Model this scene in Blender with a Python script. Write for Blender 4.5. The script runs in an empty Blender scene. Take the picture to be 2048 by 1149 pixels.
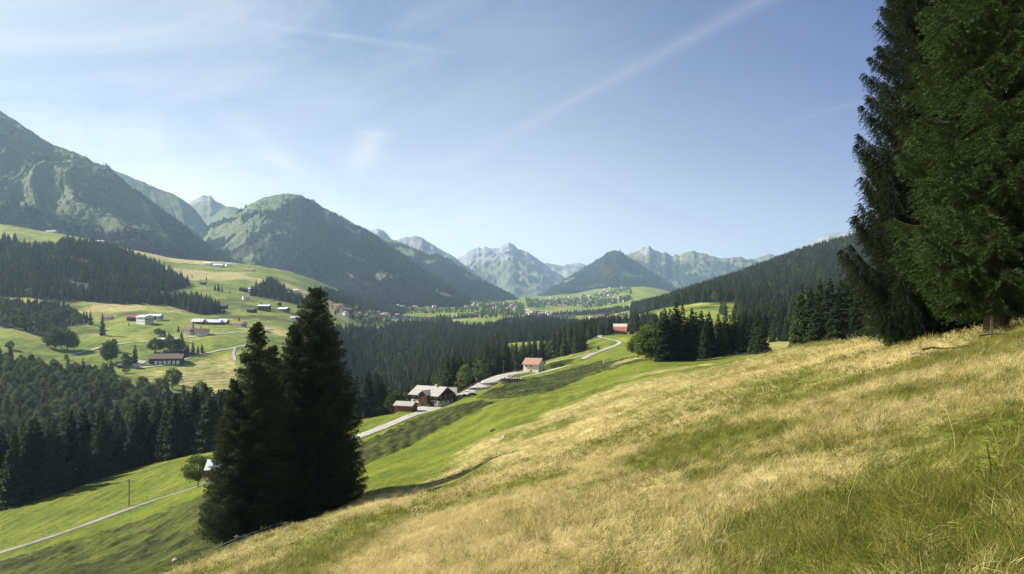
import bpy, math, random
import numpy as np
from mathutils import Vector, Matrix, Euler
random.seed(7)
RNG = np.random.default_rng(11)
SC = bpy.context.scene
COL = SC.collection
R = math.radians

# ------------------------------------------------------------------ camera
F, U0, H = 1365.0, 1024.0, 640.0          # focal in photo pixels, centre column, eye level row
cd = bpy.data.cameras.new('camera'); cam = bpy.data.objects.new('camera', cd); COL.objects.link(cam)
cam.location = (0, 0, 0); cam.rotation_euler = (R(90), 0, 0)
cd.sensor_width = 36; cd.lens = F*36/2048; cd.shift_y = (H-574.5)/2048
cd.clip_start = 0.05; cd.clip_end = 60000
SC.camera = cam

# ------------------------------------------------------------------ light and sky
SUN_AZ, SUN_EL = R(-77), R(37)             # azimuth measured from the view direction, negative = left
world = bpy.data.worlds.new('World'); SC.world = world; world.use_nodes = True
wn, wl = world.node_tree.nodes, world.node_tree.links
wn.clear()
def N(nodes, t, **k):
    n = nodes.new(t)
    for a, b in k.items():
        if a == 'inp':
            for i, v in b.items(): n.inputs[i].default_value = v
        else: setattr(n, a, b)
    return n
def mth(nt, op, a, b=None, c=None, clamp=False):
    n = nt.nodes.new('ShaderNodeMath'); n.operation = op; n.use_clamp = clamp
    for i, v in enumerate((a, b, c)):
        if v is None: continue
        if isinstance(v, (int, float)): n.inputs[i].default_value = v
        else: nt.links.new(v, n.inputs[i])
    return n.outputs[0]
def ramp(nt, fac, stops, interp='LINEAR'):
    n = nt.nodes.new('ShaderNodeValToRGB'); cr = n.color_ramp; cr.interpolation = interp
    while len(cr.elements) > 1: cr.elements.remove(cr.elements[-1])
    for i, (p, c) in enumerate(stops):
        e = cr.elements[0] if i == 0 else cr.elements.new(p)
        e.position = p; e.color = (c[0], c[1], c[2], 1) if isinstance(c, (tuple, list)) else (c, c, c, 1)
    nt.links.new(fac, n.inputs[0]); return n.outputs[0]
def mixc(nt, fac, a, b, mode='MIX'):
    n = nt.nodes.new('ShaderNodeMix'); n.data_type = 'RGBA'; n.blend_type = mode
    for s, v in ((n.inputs[0], fac), (n.inputs[6], a), (n.inputs[7], b)):
        if isinstance(v, (int, float)): s.default_value = v
        elif isinstance(v, (tuple, list)): s.default_value = (v[0], v[1], v[2], 1)
        else: nt.links.new(v, s)
    return n.outputs[2]
def noise_tex(nt, vec, scale, detail=4, rough=.55, dist=0.0, out=0, dim='3D'):
    n = nt.nodes.new('ShaderNodeTexNoise'); n.noise_dimensions = dim
    n.inputs['Scale'].default_value = scale; n.inputs['Detail'].default_value = detail
    n.inputs['Roughness'].default_value = rough; n.inputs['Distortion'].default_value = dist
    if vec is not None: nt.links.new(vec, n.inputs['Vector'])
    return n.outputs[out]
def mapping(nt, vec, scale=(1,1,1), rot=(0,0,0), loc=(0,0,0)):
    n = nt.nodes.new('ShaderNodeMapping'); n.inputs['Scale'].default_value = scale
    n.inputs['Rotation'].default_value = rot; n.inputs['Location'].default_value = loc
    nt.links.new(vec, n.inputs['Vector']); return n.outputs[0]

SKY_STRENGTH = 0.050
def build_world():
    nt = world.node_tree
    sky = N(wn, 'ShaderNodeTexSky', sky_type='NISHITA', sun_disc=False, sun_elevation=SUN_EL,
            sun_rotation=SUN_AZ, altitude=1100, air_density=1.0, dust_density=.8, ozone_density=2.0)
    tc = N(wn, 'ShaderNodeTexCoord')
    sep = N(wn, 'ShaderNodeSeparateXYZ'); wl.new(tc.outputs['Generated'], sep.inputs[0])
    X, Y, Z = sep.outputs
    zc = mth(nt, 'MAXIMUM', Z, 0.02)
    px, py = mth(nt, 'DIVIDE', X, zc), mth(nt, 'DIVIDE', Y, zc)      # point where the view ray meets the cloud layer
    cb = N(wn, 'ShaderNodeCombineXYZ'); wl.new(px, cb.inputs[0]); wl.new(py, cb.inputs[1])
    P = cb.outputs[0]
    # thin cirrus: fibres stretched along one direction
    m1 = mapping(nt, mapping(nt, tc.outputs['Generated'], (1, 1, 1), (0, R(14), 0)), (1.7, 1.7, 7.0))
    f1 = noise_tex(nt, m1, 1.5, 10, .62, 1.1)
    big = noise_tex(nt, mapping(nt, P, (.28, .28, 1), loc=(3.1, .4, 0)), 1.0, 3, .5)
    veil = mth(nt, 'MULTIPLY', ramp(nt, f1, [(.30, 0.0), (.66, 1.0)]), ramp(nt, big, [(.30, .25), (.58, 1.0)]))
    # more cloud to the left, less to the right
    az = mth(nt, 'DIVIDE', X, mth(nt, 'MAXIMUM', Y, .05))
    side = ramp(nt, mth(nt, 'MULTIPLY_ADD', az, .5, .5), [(.10, 1.0), (.36, .75), (.50, .25), (.62, .03)])
    veil = mth(nt, 'MULTIPLY', veil, side)
    # wisps and a contrail: straight streaks lying in the cloud layer
    def streak(a, b, w, k, taper):
        dx, dy = b[0]-a[0], b[1]-a[1]; L = math.hypot(dx, dy); dx /= L; dy /= L
        rx, ry = mth(nt, 'SUBTRACT', px, a[0]), mth(nt, 'SUBTRACT', py, a[1])
        s = mth(nt, 'ADD', mth(nt, 'MULTIPLY', rx, dx), mth(nt, 'MULTIPLY', ry, dy))
        t = mth(nt, 'ADD', mth(nt, 'MULTIPLY', rx, -dy), mth(nt, 'MULTIPLY', ry, dx))
        wob = mth(nt, 'MULTIPLY', mth(nt, 'SUBTRACT', noise_tex(nt, P, 2.2, 5, .6), .5), w*1.3)
        q = mth(nt, 'DIVIDE', mth(nt, 'ADD', t, wob), w)
        g = mth(nt, 'POWER', 2.718, mth(nt, 'MULTIPLY', mth(nt, 'MULTIPLY', q, q), -1.0))
        sn = mth(nt, 'DIVIDE', s, L)
        e = ramp(nt, mth(nt, 'MULTIPLY_ADD', sn, .5, .25), taper)
        fib = ramp(nt, noise_tex(nt, mapping(nt, P, (1, 5, 1), (0, 0, R(-55))), 5, 6, .6), [(.3, .45), (.7, 1.0)])
        return mth(nt, 'MULTIPLY', mth(nt, 'MULTIPLY', g, e), mth(nt, 'MULTIPLY', fib, k))
    def pp(u, v):
        z = (H-v)/F; return ((u-U0)/F/z, 1/z)
    s1 = streak(pp(1640, -60), pp(960, 300), .05, .30, [(0, .6), (.3, 1), (.6, .75), (.8, .15), (1, 0)])
    s2 = streak(pp(480, 245), pp(590, 345), .10, .42, [(0.1, 0), (.3, .6), (.6, 1), (.8, .3), (1, 0)])
    s3 = streak(pp(752, 262), pp(712, 345), .09, .65, [(.2, 0), (.28, .9), (.55, .8), (.8, .2), (1, 0)])
    s4 = streak(pp(1740, 198), pp(1560, 250), .035, .16, [(0, .5), (.3, 1), (.6, .8), (.9, 0)])
    s5 = streak(pp(600, 60), pp(900, 105), .03, .28, [(0, .1), (.3, 1), (.6, .8), (.9, 0)])
    tot = veil
    for s in (s1, s2, s3, s4, s5): tot = mth(nt, 'ADD', tot, s)
    tot = mth(nt, 'MULTIPLY', tot, ramp(nt, Z, [(.0, 0.0), (.10, .6), (.2, 1)]), clamp=True)
    hs = N(wn, 'ShaderNodeHueSaturation', inp={'Hue': .503, 'Saturation': 1.22, 'Value': 1.0}); wl.new(sky.outputs[0], hs.inputs['Color'])
    dim = N(wn, 'ShaderNodeVectorMath', operation='MULTIPLY'); wl.new(hs.outputs[0], dim.inputs[0])
    wl.new(ramp(nt, mth(nt, 'MULTIPLY_ADD', az, .5, .5), [(.2, (.84,.86,.83)), (.5, (.47,.74,.94)), (.76, (.02,.36,.86)), (1.0, (.01,.32,.80))]), dim.inputs[1])
    lum = mixc(nt, mth(nt, 'MULTIPLY', tot, .46), dim.outputs[0], (9.6, 9.3, 8.9))
    # pale, moist air low over the horizon, brighter towards the sun
    Zp = mth(nt, 'MAXIMUM', Z, 0.0)
    low = mth(nt, 'MULTIPLY', mth(nt, 'POWER', 2.718, mth(nt, 'MULTIPLY', Zp, -5.0)), .78)
    low = mth(nt, 'MULTIPLY', low, ramp(nt, mth(nt, 'MULTIPLY_ADD', az, .5, .5), [(.1, 1.0), (.5, 1.0), (.78, .36), (1.0, .25)]))
    low = mth(nt, 'ADD', low, mth(nt, 'MULTIPLY', mth(nt, 'POWER', 2.718, mth(nt, 'MULTIPLY', Zp, -11.0)), .74))
    ad = N(wn, 'ShaderNodeVectorMath', operation='SCALE'); ad.inputs[0].default_value = (11.6, 9.9, 6.2); wl.new(low, ad.inputs['Scale'])
    a2 = N(wn, 'ShaderNodeVectorMath', operation='ADD'); wl.new(lum, a2.inputs[0]); wl.new(ad.outputs[0], a2.inputs[1]); lum = a2.outputs[0]
    bg = N(wn, 'ShaderNodeBackground', inp={'Strength': SKY_STRENGTH}); wl.new(lum, bg.inputs[0])
    out = N(wn, 'ShaderNodeOutputWorld'); wl.new(bg.outputs[0], out.inputs[0])
build_world()
ld_ = bpy.data.lights.new('sun', 'SUN'); sun = bpy.data.objects.new('sun', ld_); COL.objects.link(sun)
ld_.energy = 5.0; ld_.angle = R(.53); ld_.color = (1, .93, .82)
sdir = Vector((math.sin(SUN_AZ)*math.cos(SUN_EL), math.cos(SUN_AZ)*math.cos(SUN_EL), math.sin(SUN_EL)))
sun.rotation_euler = sdir.to_track_quat('Z', 'Y').to_euler()
SC.view_settings.view_transform = 'Standard'; SC.view_settings.look = 'None'
SC.view_settings.exposure = 1.22; SC.view_settings.gamma = 1.0; SC.view_settings.use_curve_mapping = False
SC.cycles.use_denoising = True
SC.cycles.max_bounces = 6; SC.cycles.diffuse_bounces = 3; SC.cycles.transparent_max_bounces = 8
SC.cycles.volume_bounces = 0; SC.cycles.use_adaptive_sampling = False

# ------------------------------------------------------------------ numeric helpers
def _h(ix, iy, seed):
    n = (ix.astype(np.int64)*374761393 + iy.astype(np.int64)*668265263 + seed*1442695041) & 0xffffffff
    n = ((n ^ (n >> 13))*1274126177) & 0xffffffff
    n = ((n ^ (n >> 16))*2246822519) & 0xffffffff
    return ((n ^ (n >> 15)) & 0xffff)/65535.0
def vnoise(x, y, seed=0):
    x = np.asarray(x, float); y = np.asarray(y, float)
    ix, iy = np.floor(x), np.floor(y); fx, fy = x-ix, y-iy
    fx = fx*fx*fx*(fx*(fx*6-15)+10); fy = fy*fy*fy*(fy*(fy*6-15)+10)
    a, b, c, d = _h(ix, iy, seed), _h(ix+1, iy, seed), _h(ix, iy+1, seed), _h(ix+1, iy+1, seed)
    return (a*(1-fx)+b*fx)*(1-fy)+(c*(1-fx)+d*fx)*fy          # 0..1
def fbm(x, y, o=4, seed=0, g=.5):
    s = 0; a = 1; t = 0
    for i in range(o):
        s = s+a*(vnoise(x, y, seed+i*17)*2-1); t += a; a *= g; x = x*2.03+11.3; y = y*2.03-7.1
    return s/t
def ridged(x, y, o=4, seed=0, g=.5):
    s = 0; a = 1; t = 0
    for i in range(o):
        s = s+a*(1-np.abs(vnoise(x, y, seed+i*17)*2-1)*1.6); t += a; a *= g; x = x*2.07+5.3; y = y*2.07-3.1
    return s/t
def sstep(x, a, b):
    t = np.clip((np.asarray(x, float)-a)/(b-a), 0, 1); return t*t*(3-2*t)
def inpoly(u, v, poly):
    u = np.asarray(u, float); v = np.asarray(v, float); c = np.zeros(np.broadcast(u, v).shape, bool); n = len(poly)
    for i in range(n):
        (x1, y1), (x2, y2) = poly[i], poly[(i+1) % n]
        if y1 == y2: continue
        c ^= ((y1 > v) != (y2 > v)) & (u < (x2-x1)*(v-y1)/(y2-y1)+x1)
    return c
def seg_dist(x, y, pts):
    best = np.full(np.shape(x), 1e9)
    for (x1, y1), (x2, y2) in zip(pts[:-1], pts[1:]):
        dx, dy = x2-x1, y2-y1; L = dx*dx+dy*dy+1e-9
        t = np.clip(((x-x1)*dx+(y-y1)*dy)/L, 0, 1)
        best = np.minimum(best, np.hypot(x-x1-t*dx, y-y1-t*dy))
    return best
def interp(x, pts):
    return np.interp(x, [p[0] for p in pts], [p[1] for p in pts])

# ------------------------------------------------------------------ the lie of the land
# surveyed points per bearing: (distance, row) pairs
LAND = {
 -600: [(70,1300),(150,1230),(250,1100),(450,980),(700,760),(1000,650),(1500,520),(2300,400),(3200,420)],
 0: [(70,1260),(110,1190),(150,1150),(172,1106),(235,1018),(300,985),(420,930),(500,880),(700,742),(800,690),(950,640),(1200,592),(1700,478),(1850,452),(2300,475),(3200,500)],
 150: [(60,1240),(110,1160),(150,1110),(182,1058),(250,973),(300,955),(420,930),(520,870),(700,748),(820,706),(950,662),(1200,602),(1700,487),(1850,475),(2300,490),(3200,520)],
 300: [(48,1165),(70,1152),(110,1110),(150,1060),(196,1003),(262,933),(300,922),(420,900),(550,835),(680,765),(760,736),(860,694),(1000,650),(1250,605),(1600,548),(2000,510),(2500,525),(3200,540)],
 430: [(60,1118),(72,1104),(95,1080),(120,1040),(150,1008),(192,960),(260,905),(330,895),(420,880),(600,820),(700,780),(800,735),(870,692),(1050,650),(1300,612),(1700,562),(2100,527),(2600,535),(3200,545)],
 520: [(60,1078),(72,1068),(90,1058),(120,1020),(160,980),(200,945),(260,900),(420,870),(600,820),(760,760),(900,690),(1060,655),(1300,620),(1700,575),(2150,535),(2600,545),(3200,555)],
 620: [(60,1052),(80,1038),(92,1032),(110,1020),(150,985),(200,940),(260,895),(420,850),(600,820),(800,770),(1000,690),(1300,645),(1700,600),(2200,565),(2700,555),(3300,565)],
 740: [(60,1022),(85,990),(98,982),(115,972),(150,940),(200,900),(255,866),(330,838),(400,838),(600,828),(900,780),(1100,728),(1500,672),(1900,642),(2500,620),(3200,603),(4500,603),(6000,600)],
 900: [(60,985),(85,960),(100,945),(140,900),(190,855),(235,828),(320,806),(365,794),(420,792),(500,790),(700,762),(1000,722),(1500,678),(2000,650),(2600,630),(3500,608),(4500,605),(6000,600)],
 950: [(60,962),(80,938),(120,894),(170,852),(220,822),(300,797),(345,781),(385,773),(430,778),(520,775),(700,748),(1000,713),(1500,674)],
 1000: [(60,940),(80,915),(120,870),(170,825),(220,803),(300,782),(360,766),(405,752),(440,749),(520,753),(700,735),(1000,705),(1500,670),(2000,648),(2600,628),(3500,612),(6000,598)],
 1070: [(60,925),(80,895),(130,842),(200,798),(270,776),(340,764),(400,752),(430,744),(520,738),(700,715),(1000,690),(1500,664),(2200,643),(3000,624),(4500,604),(6300,595),(7500,612),(9500,630)],
 1200: [(60,868),(80,840),(130,795),(200,765),(290,742),(340,735),(400,724),(520,703),(600,688),(650,670),(700,672),(900,672),(1500,655),(2000,640),(3000,620),(4200,605),(5500,588),(6400,578),(7500,600),(9500,625)],
 1290: [(60,830),(80,805),(130,765),(200,735),(260,719),(330,712),(500,692),(650,668),(720,664),(900,652),(1500,630),(2200,612),(3200,600),(4800,582),(6000,574),(7500,600),(9500,625)],
 1400: [(60,785),(90,762),(140,738),(200,725),(250,718),(350,712),(500,698),(700,662),(900,628),(1100,608),(1500,592),(2000,580),(3000,600),(5000,604),(9500,625)],
 1500: [(60,752),(90,732),(130,718),(180,712),(250,708),(350,700),(500,682),(700,652),(1000,612),(1500,575),(2100,548),(3000,585)],
 1600: [(45,750),(65,715),(90,692),(130,700),(180,705),(260,701),(350,692),(500,672),(700,645),(1000,605),(1500,560),(2200,512),(3000,560)],
 1750: [(45,697),(60,679),(100,694),(200,690),(400,660),(700,625),(1000,585),(1500,530),(2300,470),(3000,515)],
 2048: [(32,662),(42,646),(80,655),(200,645),(500,595),(1000,520),(1800,440),(2300,405),(3200,450)],
 2600: [(35,600),(60,570),(200,560),(1000,450),(2300,330),(3200,380)],
}
SA, SB, SH = .316, -.178, 1.7
def plane_z(x, y): return -SH + SA*x + SB*y
cp = []
for u, l in LAND.items():
    for d, v in l: cp.append((u, d, v))
for u in list(LAND):
    for d in (12, 20, 30):
        if u >= 1750 and d > 25: continue
        cp.append((u, d, H-F*plane_z((u-U0)/F*d, d)/d))
cp = np.array(cp, float)
def _tc(u, d): return np.stack([np.asarray(u, float)/260.0, np.log(d)*1.55], -1)
def _k(r2): return .5*r2*np.log(r2+1e-12)
def _fit():
    P = _tc(cp[:, 0], cp[:, 1]); n = len(P)
    r2 = ((P[:, None]-P[None])**2).sum(-1)
    A = np.zeros((n+3, n+3)); A[:n, :n] = _k(r2)+np.eye(n)*.004
    A[:n, n] = 1; A[:n, n+1:] = P; A[n, :n] = 1; A[n+1:, :n] = P.T
    b = np.zeros(n+3); b[:n] = cp[:, 2]
    return P, np.linalg.solve(A, b)
_P, _W = _fit()
def base_v(u, d):
    u = np.clip(np.asarray(u, float), -700, 2700); q = _tc(u, d); sh = q.shape[:-1]; q = q.reshape(-1, 2)
    o = np.empty(len(q))
    for i in range(0, len(q), 20000):
        c = q[i:i+20000]
        r2 = ((c[:, None]-_P[None])**2).sum(-1)
        o[i:i+20000] = _k(r2)@_W[:-3]+_W[-3]+c@_W[-2:]
    return o.reshape(sh)
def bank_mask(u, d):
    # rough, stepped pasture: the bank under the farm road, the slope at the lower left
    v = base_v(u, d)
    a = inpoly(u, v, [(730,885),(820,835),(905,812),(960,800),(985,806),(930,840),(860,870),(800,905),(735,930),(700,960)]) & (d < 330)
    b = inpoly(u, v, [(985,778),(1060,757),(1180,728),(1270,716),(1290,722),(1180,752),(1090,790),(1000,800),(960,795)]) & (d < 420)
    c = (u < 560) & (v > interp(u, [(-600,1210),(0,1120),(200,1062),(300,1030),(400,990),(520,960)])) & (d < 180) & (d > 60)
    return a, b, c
def base_z(x, y):
    d = np.maximum(y, .3); u = U0+F*x/d
    zt = -(base_v(u, np.maximum(d, 8))-H)*d/F
    zp = plane_z(np.clip(x, -3*d-8, 3*d+8), y)
    w = sstep(np.log(d), math.log(22), math.log(45))
    return zp*(1-w)+zt*w
def micro(x, y):
    d = np.maximum(y, .5)
    a = .10*fbm(x*.35, y*.35, 4, 3)+.28*fbm(x*.06, y*.06, 3, 5)*sstep(d, 8, 40)
    a = a+.7*fbm(x*.021, y*.021, 3, 8)*sstep(d, 60, 160)+.5*fbm(x*.09, y*.09, 3, 12)*sstep(d, 200, 400)+1.3*fbm(x*.032, y*.032, 3, 13)*sstep(d, 500, 900)+4.2*fbm(x*.008, y*.008, 4, 9)*sstep(d, 450, 900)+7*fbm(x*.0022, y*.0022, 4, 10)*sstep(d, 1000, 2200)
    # cattle steps along the contour
    q = base_step(x, y)+bank_step(x, y)
    return a+q
def bank_step(x, y):
    o = np.zeros(np.broadcast(x, y).shape); m = (y > 62) & (y < 415)
    if not m.any(): return o
    xx, yy = np.broadcast_to(x, o.shape)[m], np.broadcast_to(y, o.shape)[m]; u = U0+F*xx/yy
    a, b, c = bank_mask(u+fbm(xx*.05, yy*.05, 3, 15)*34, yy); w = np.clip((a | b)*1.0+c*.6, 0, 1)
    r = fbm(xx*.33, yy*.11, 4, 16); g = np.sin(xx*1.5+yy*.25+4*fbm(xx*.09, yy*.05, 3, 17))
    o[m] = w*1.5*(.42*r+.20*g*sstep(vnoise(xx*.05, yy*.05, 18), .2, .6)+.25*fbm(xx*.9, yy*.5, 2, 19))
    return o
def base_step(x, y):
    n = vnoise(x*.03, y*.03, 21)
    g = np.sin((x*.93-y*.10+2.2*fbm(x*.12, y*.12, 3, 22))*1.15)
    return .16*g*sstep(y, 50, 110)*(1-sstep(y, 500, 800))*sstep(n, .35, .7)
def raw_ground(x, y):
    x = np.asarray(x, float); y = np.asarray(y, float)
    return base_z(x, y)+micro(x, y)
BENCH = []          # levelled beds of roads and yards: (points, heights, half width)
def ground(x, y):
    z = raw_ground(x, y); x = np.broadcast_to(np.asarray(x, float), z.shape); y = np.broadcast_to(np.asarray(y, float), z.shape)
    if z.ndim == 0:
        return ground(np.array([float(x)]), np.array([float(y)]))[0]
    for P, Z, hw in BENCH:
        m = (x > P[:, 0].min()-14) & (x < P[:, 0].max()+14) & (y > P[:, 1].min()-14) & (y < P[:, 1].max()+14)
        if not m.any(): continue
        X, Y = x[m], y[m]; best = np.full(X.shape, 1e9); zz = np.zeros(X.shape)
        for i in range(len(P)-1):
            dx, dy = P[i+1]-P[i]; t = np.clip(((X-P[i, 0])*dx+(Y-P[i, 1])*dy)/(dx*dx+dy*dy+1e-9), 0, 1)
            d = np.hypot(X-P[i, 0]-t*dx, Y-P[i, 1]-t*dy); k = d < best; best[k] = d[k]; zz[k] = (Z[i]+(Z[i+1]-Z[i])*t)[k]
        w = 1-sstep(best, hw, hw+5.5); z[m] = z[m]*(1-w)+zz*w
    return z
def solve(u, v, d0=60, d1=9000, g=None):
    """first ground point on the bearing u whose row is v, seen from the viewpoint, between distances d0 and d1"""
    d = np.exp(np.linspace(math.log(d0), math.log(d1), 500)); x = (u-U0)/F*d
    vv = H-F*(g or ground)(x, d)/d
    k = np.where(vv <= v)[0]
    i = k[0] if len(k) else int(np.argmin(vv))
    return float(x[i]), float(d[i]), float(ground(x[i], d[i]))
def bench(pts, hw):
    P = np.array([[(u-U0)/F*d, d, -(v-H)*d/F] for u, v, d in pts])
    for _ in range(2):
        Q = [P[0]]
        for a, b in zip(P[:-1], P[1:]): Q += [a*.75+b*.25, a*.25+b*.75]
        Q.append(P[-1]); P = np.array(Q)
    BENCH.append((P[:, :2], P[:, 2], hw)); return P
ROAD_MAIN = bench([(640,898,235),(700,880,248),(760,858,263),(810,836,287),(860,817,311),(905,800,332),(940,785,350),(975,765,378),(1010,751,404),(1042,745,425),(1060,743,432)], 3.6)
ROAD_YARD = bench([(835,823,306),(868,813,328),(893,806,334)], 7.5)
ROAD_WIDE = bench([(938,786,349),(975,766,378),(1010,751,404),(1044,745,425)], 6.0)
PATH_A = bench([(1030,757,398),(1050,753,404),(1080,747,410),(1110,739,416),(1135,732,420),(1180,725,416),(1230,719,402),(1275,714,385)], 2.0)
PATH_B = bench([(1060,743,432),(1085,730,440),(1110,722,455),(1150,716,478),(1180,708,502),(1200,701,524)], 1.8)
ROAD_FAR = bench([(1165,718,465),(1190,706,510),(1215,697,545),(1240,688,580),(1240,683,600),(1215,678,622),(1195,674,640),(1205,670,655)], 2.6)
LANE = bench([(-60,1125,170),(0,1106,172),(60,1088,175),(150,1058,182),(220,1032,188),(300,1003,196),(360,985,196),(400,972,196),(430,960,197),(480,942,205)], 1.8)

# ------------------------------------------------------------------ mesh helpers
def tag(o, label=None, cat=None, group=None, kind=None):
    if label: o['label'] = label
    if cat: o['category'] = cat
    if group: o['group'] = group
    if kind: o['kind'] = kind
    return o
def mesh_np(name, V, faces, mats, smooth=False, fm=None, attrs=None):
    """faces: int array (n,3) or (n,4), or a list of such arrays"""
    V = np.asarray(V, np.float32)
    if not isinstance(faces, list): faces = [faces]
    faces = [np.asarray(f, np.int32) for f in faces if len(f)]
    li = np.concatenate([f.ravel() for f in faces]); cnt = np.concatenate([np.full(len(f), f.shape[1], np.int32) for f in faces])
    me = bpy.data.meshes.new(name); me.vertices.add(len(V)); me.vertices.foreach_set('co', V.ravel())
    me.loops.add(len(li)); me.loops.foreach_set('vertex_index', li)
    me.polygons.add(len(cnt)); st = np.concatenate([[0], np.cumsum(cnt)[:-1]]).astype(np.int32)
    me.polygons.foreach_set('loop_start', st); me.polygons.foreach_set('loop_total', cnt)
    if fm is not None: me.polygons.foreach_set('material_index', np.asarray(fm, np.int32))
    me.polygons.foreach_set('use_smooth', np.full(len(cnt), smooth))
    for m in (mats if isinstance(mats, (list, tuple)) else [mats]): me.materials.append(m)
    for k, a in (attrs or {}).items():
        at = me.attributes.new(k, 'FLOAT', 'POINT'); at.data.foreach_set('value', np.asarray(a, np.float32).ravel())
    me.update(calc_edges=True); return me
def link(name, me, parent=None, loc=(0,0,0), rz=0.0, scale=None):
    o = bpy.data.objects.new(name, me); COL.objects.link(o); o.location = loc; o.rotation_euler = (0, 0, rz)
    if scale is not None: o.scale = scale if hasattr(scale, '__len__') else (scale,)*3
    if parent: o.parent = parent
    return o
def grid_faces(nr, nc):
    i = np.arange((nr-1)*nc).reshape(nr-1, nc)[:, :-1].ravel()
    return np.stack([i, i+1, i+1+nc, i+nc], 1)

# ------------------------------------------------------------------ materials
def newmat(name):
    m = bpy.data.materials.new(name); m.use_nodes = True; nt = m.node_tree; nt.nodes.clear()
    out = nt.nodes.new('ShaderNodeOutputMaterial'); b = nt.nodes.new('ShaderNodeBsdfPrincipled')
    nt.links.new(b.outputs[0], out.inputs[0]); b.inputs['Roughness'].default_value = .9
    b.inputs['Specular IOR Level'].default_value = .15
    return m, nt, b
def attr(nt, name, typ='GEOMETRY'):
    n = nt.nodes.new('ShaderNodeAttribute'); n.attribute_name = name; n.attribute_type = typ; return n.outputs['Fac']
def bump(nt, b, h, dist, strength=1.0):
    n = nt.nodes.new('ShaderNodeBump'); n.inputs['Distance'].default_value = dist; n.inputs['Strength'].default_value = strength
    nt.links.new(h, n.inputs['Height']); nt.links.new(n.outputs[0], b.inputs['Normal'])
def objco(nt): return nt.nodes.new('ShaderNodeTexCoord').outputs['Object']

def mat_ground():
    m, nt, b = newmat('pasture'); P = objco(nt)
    n1 = noise_tex(nt, P, .012, 6, .6); n2 = noise_tex(nt, P, .09, 6, .65); n3 = noise_tex(nt, P, .9, 6, .7); n4 = noise_tex(nt, P, 7.0, 4, .7)
    fine = mth(nt, 'ADD', mth(nt, 'MULTIPLY', n2, .4), mth(nt, 'ADD', mth(nt, 'MULTIPLY', n3, .35), mth(nt, 'MULTIPLY', n4, .25)))
    green = ramp(nt, fine, [(.36, (.045,.062,.005)), (.46, (.095,.125,.008)), (.54, (.150,.180,.013)), (.64, (.24,.235,.035))])
    far = ramp(nt, mth(nt, 'ADD', mth(nt, 'MULTIPLY', n1, .6), mth(nt, 'MULTIPLY', n2, .4)), [(.38, (.065,.100,.012)), (.47, (.130,.180,.022)), (.54, (.190,.225,.036)), (.64, (.32,.29,.08))])
    green = mixc(nt, attr(nt, 'far'), green, far)
    hay = ramp(nt, fine, [(.34, (.12,.105,.030)), (.43, (.29,.235,.080)), (.50, (.45,.37,.150)), (.58, (.58,.485,.22)), (.68, (.68,.60,.32))])
    rough = ramp(nt, fine, [(.38, (.009,.011,.002)), (.48, (.022,.029,.003)), (.56, (.056,.070,.007)), (.66, (.12,.12,.02))])  # dark tone of rough growth; also carries painted shade of the lower left slope
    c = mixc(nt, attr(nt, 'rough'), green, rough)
    c = mixc(nt, attr(nt, 'hay'), c, hay)
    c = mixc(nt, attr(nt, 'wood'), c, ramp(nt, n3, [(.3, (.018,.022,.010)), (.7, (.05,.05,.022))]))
    c = mixc(nt, attr(nt, 'soil'), c, ramp(nt, n4, [(.3, (.05,.034,.02)), (.7, (.16,.11,.065))]))
    nt.links.new(c, b.inputs['Base Color'])
    h = mth(nt, 'ADD', mth(nt, 'ADD', mth(nt, 'MULTIPLY', n3, .6), mth(nt, 'MULTIPLY', n2, 2.2)), mth(nt, 'MULTIPLY', n4, .14)); bump(nt, b, h, 1.1, 1.0)
    return m
def mat_mountain(name, grass, rockc, rocky):
    m, nt, b = newmat(name); P = objco(nt)
    g = nt.nodes.new('ShaderNodeNewGeometry'); sp = nt.nodes.new('ShaderNodeSeparateXYZ'); nt.links.new(g.outputs['Normal'], sp.inputs[0])
    n1 = noise_tex(nt, P, .004, 7, .62); n2 = noise_tex(nt, P, .02, 7, .68); n3 = noise_tex(nt, P, .09, 5, .7)
    f = mth(nt, 'ADD', mth(nt, 'MULTIPLY', n1, .35), mth(nt, 'ADD', mth(nt, 'MULTIPLY', n2, .35), mth(nt, 'MULTIPLY', n3, .3)))
    gr = ramp(nt, f, [(.36, tuple(c*.36 for c in grass)), (.46, tuple(c*.75 for c in grass)), (.55, grass), (.68, tuple(c*1.3 for c in grass))])
    rk = ramp(nt, f, [(.36, tuple(c*.5 for c in rockc)), (.52, rockc), (.66, tuple(c*1.35 for c in rockc))])
    steep = mth(nt, 'SUBTRACT', 1.0, sp.outputs[2])
    rf = mth(nt, 'ADD', mth(nt, 'MULTIPLY', attr(nt, 'rock'), 1.0), mth(nt, 'MULTIPLY', mth(nt, 'SUBTRACT', mth(nt, 'ADD', steep, mth(nt, 'MULTIPLY', f, .6)), .62), rocky))
    c = mixc(nt, ramp(nt, rf, [(.42, 0.0), (.58, 1.0)]), gr, rk)
    c = mixc(nt, attr(nt, 'wood'), c, ramp(nt, n3, [(.3, (.016,.026,.010)), (.7, (.04,.052,.018))]))
    nt.links.new(c, b.inputs['Base Color'])
    bump(nt, b, mth(nt, 'ADD', mth(nt, 'MULTIPLY', n2, .7), mth(nt, 'MULTIPLY', n3, .3)), 22.0, .8)
    return m
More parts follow.
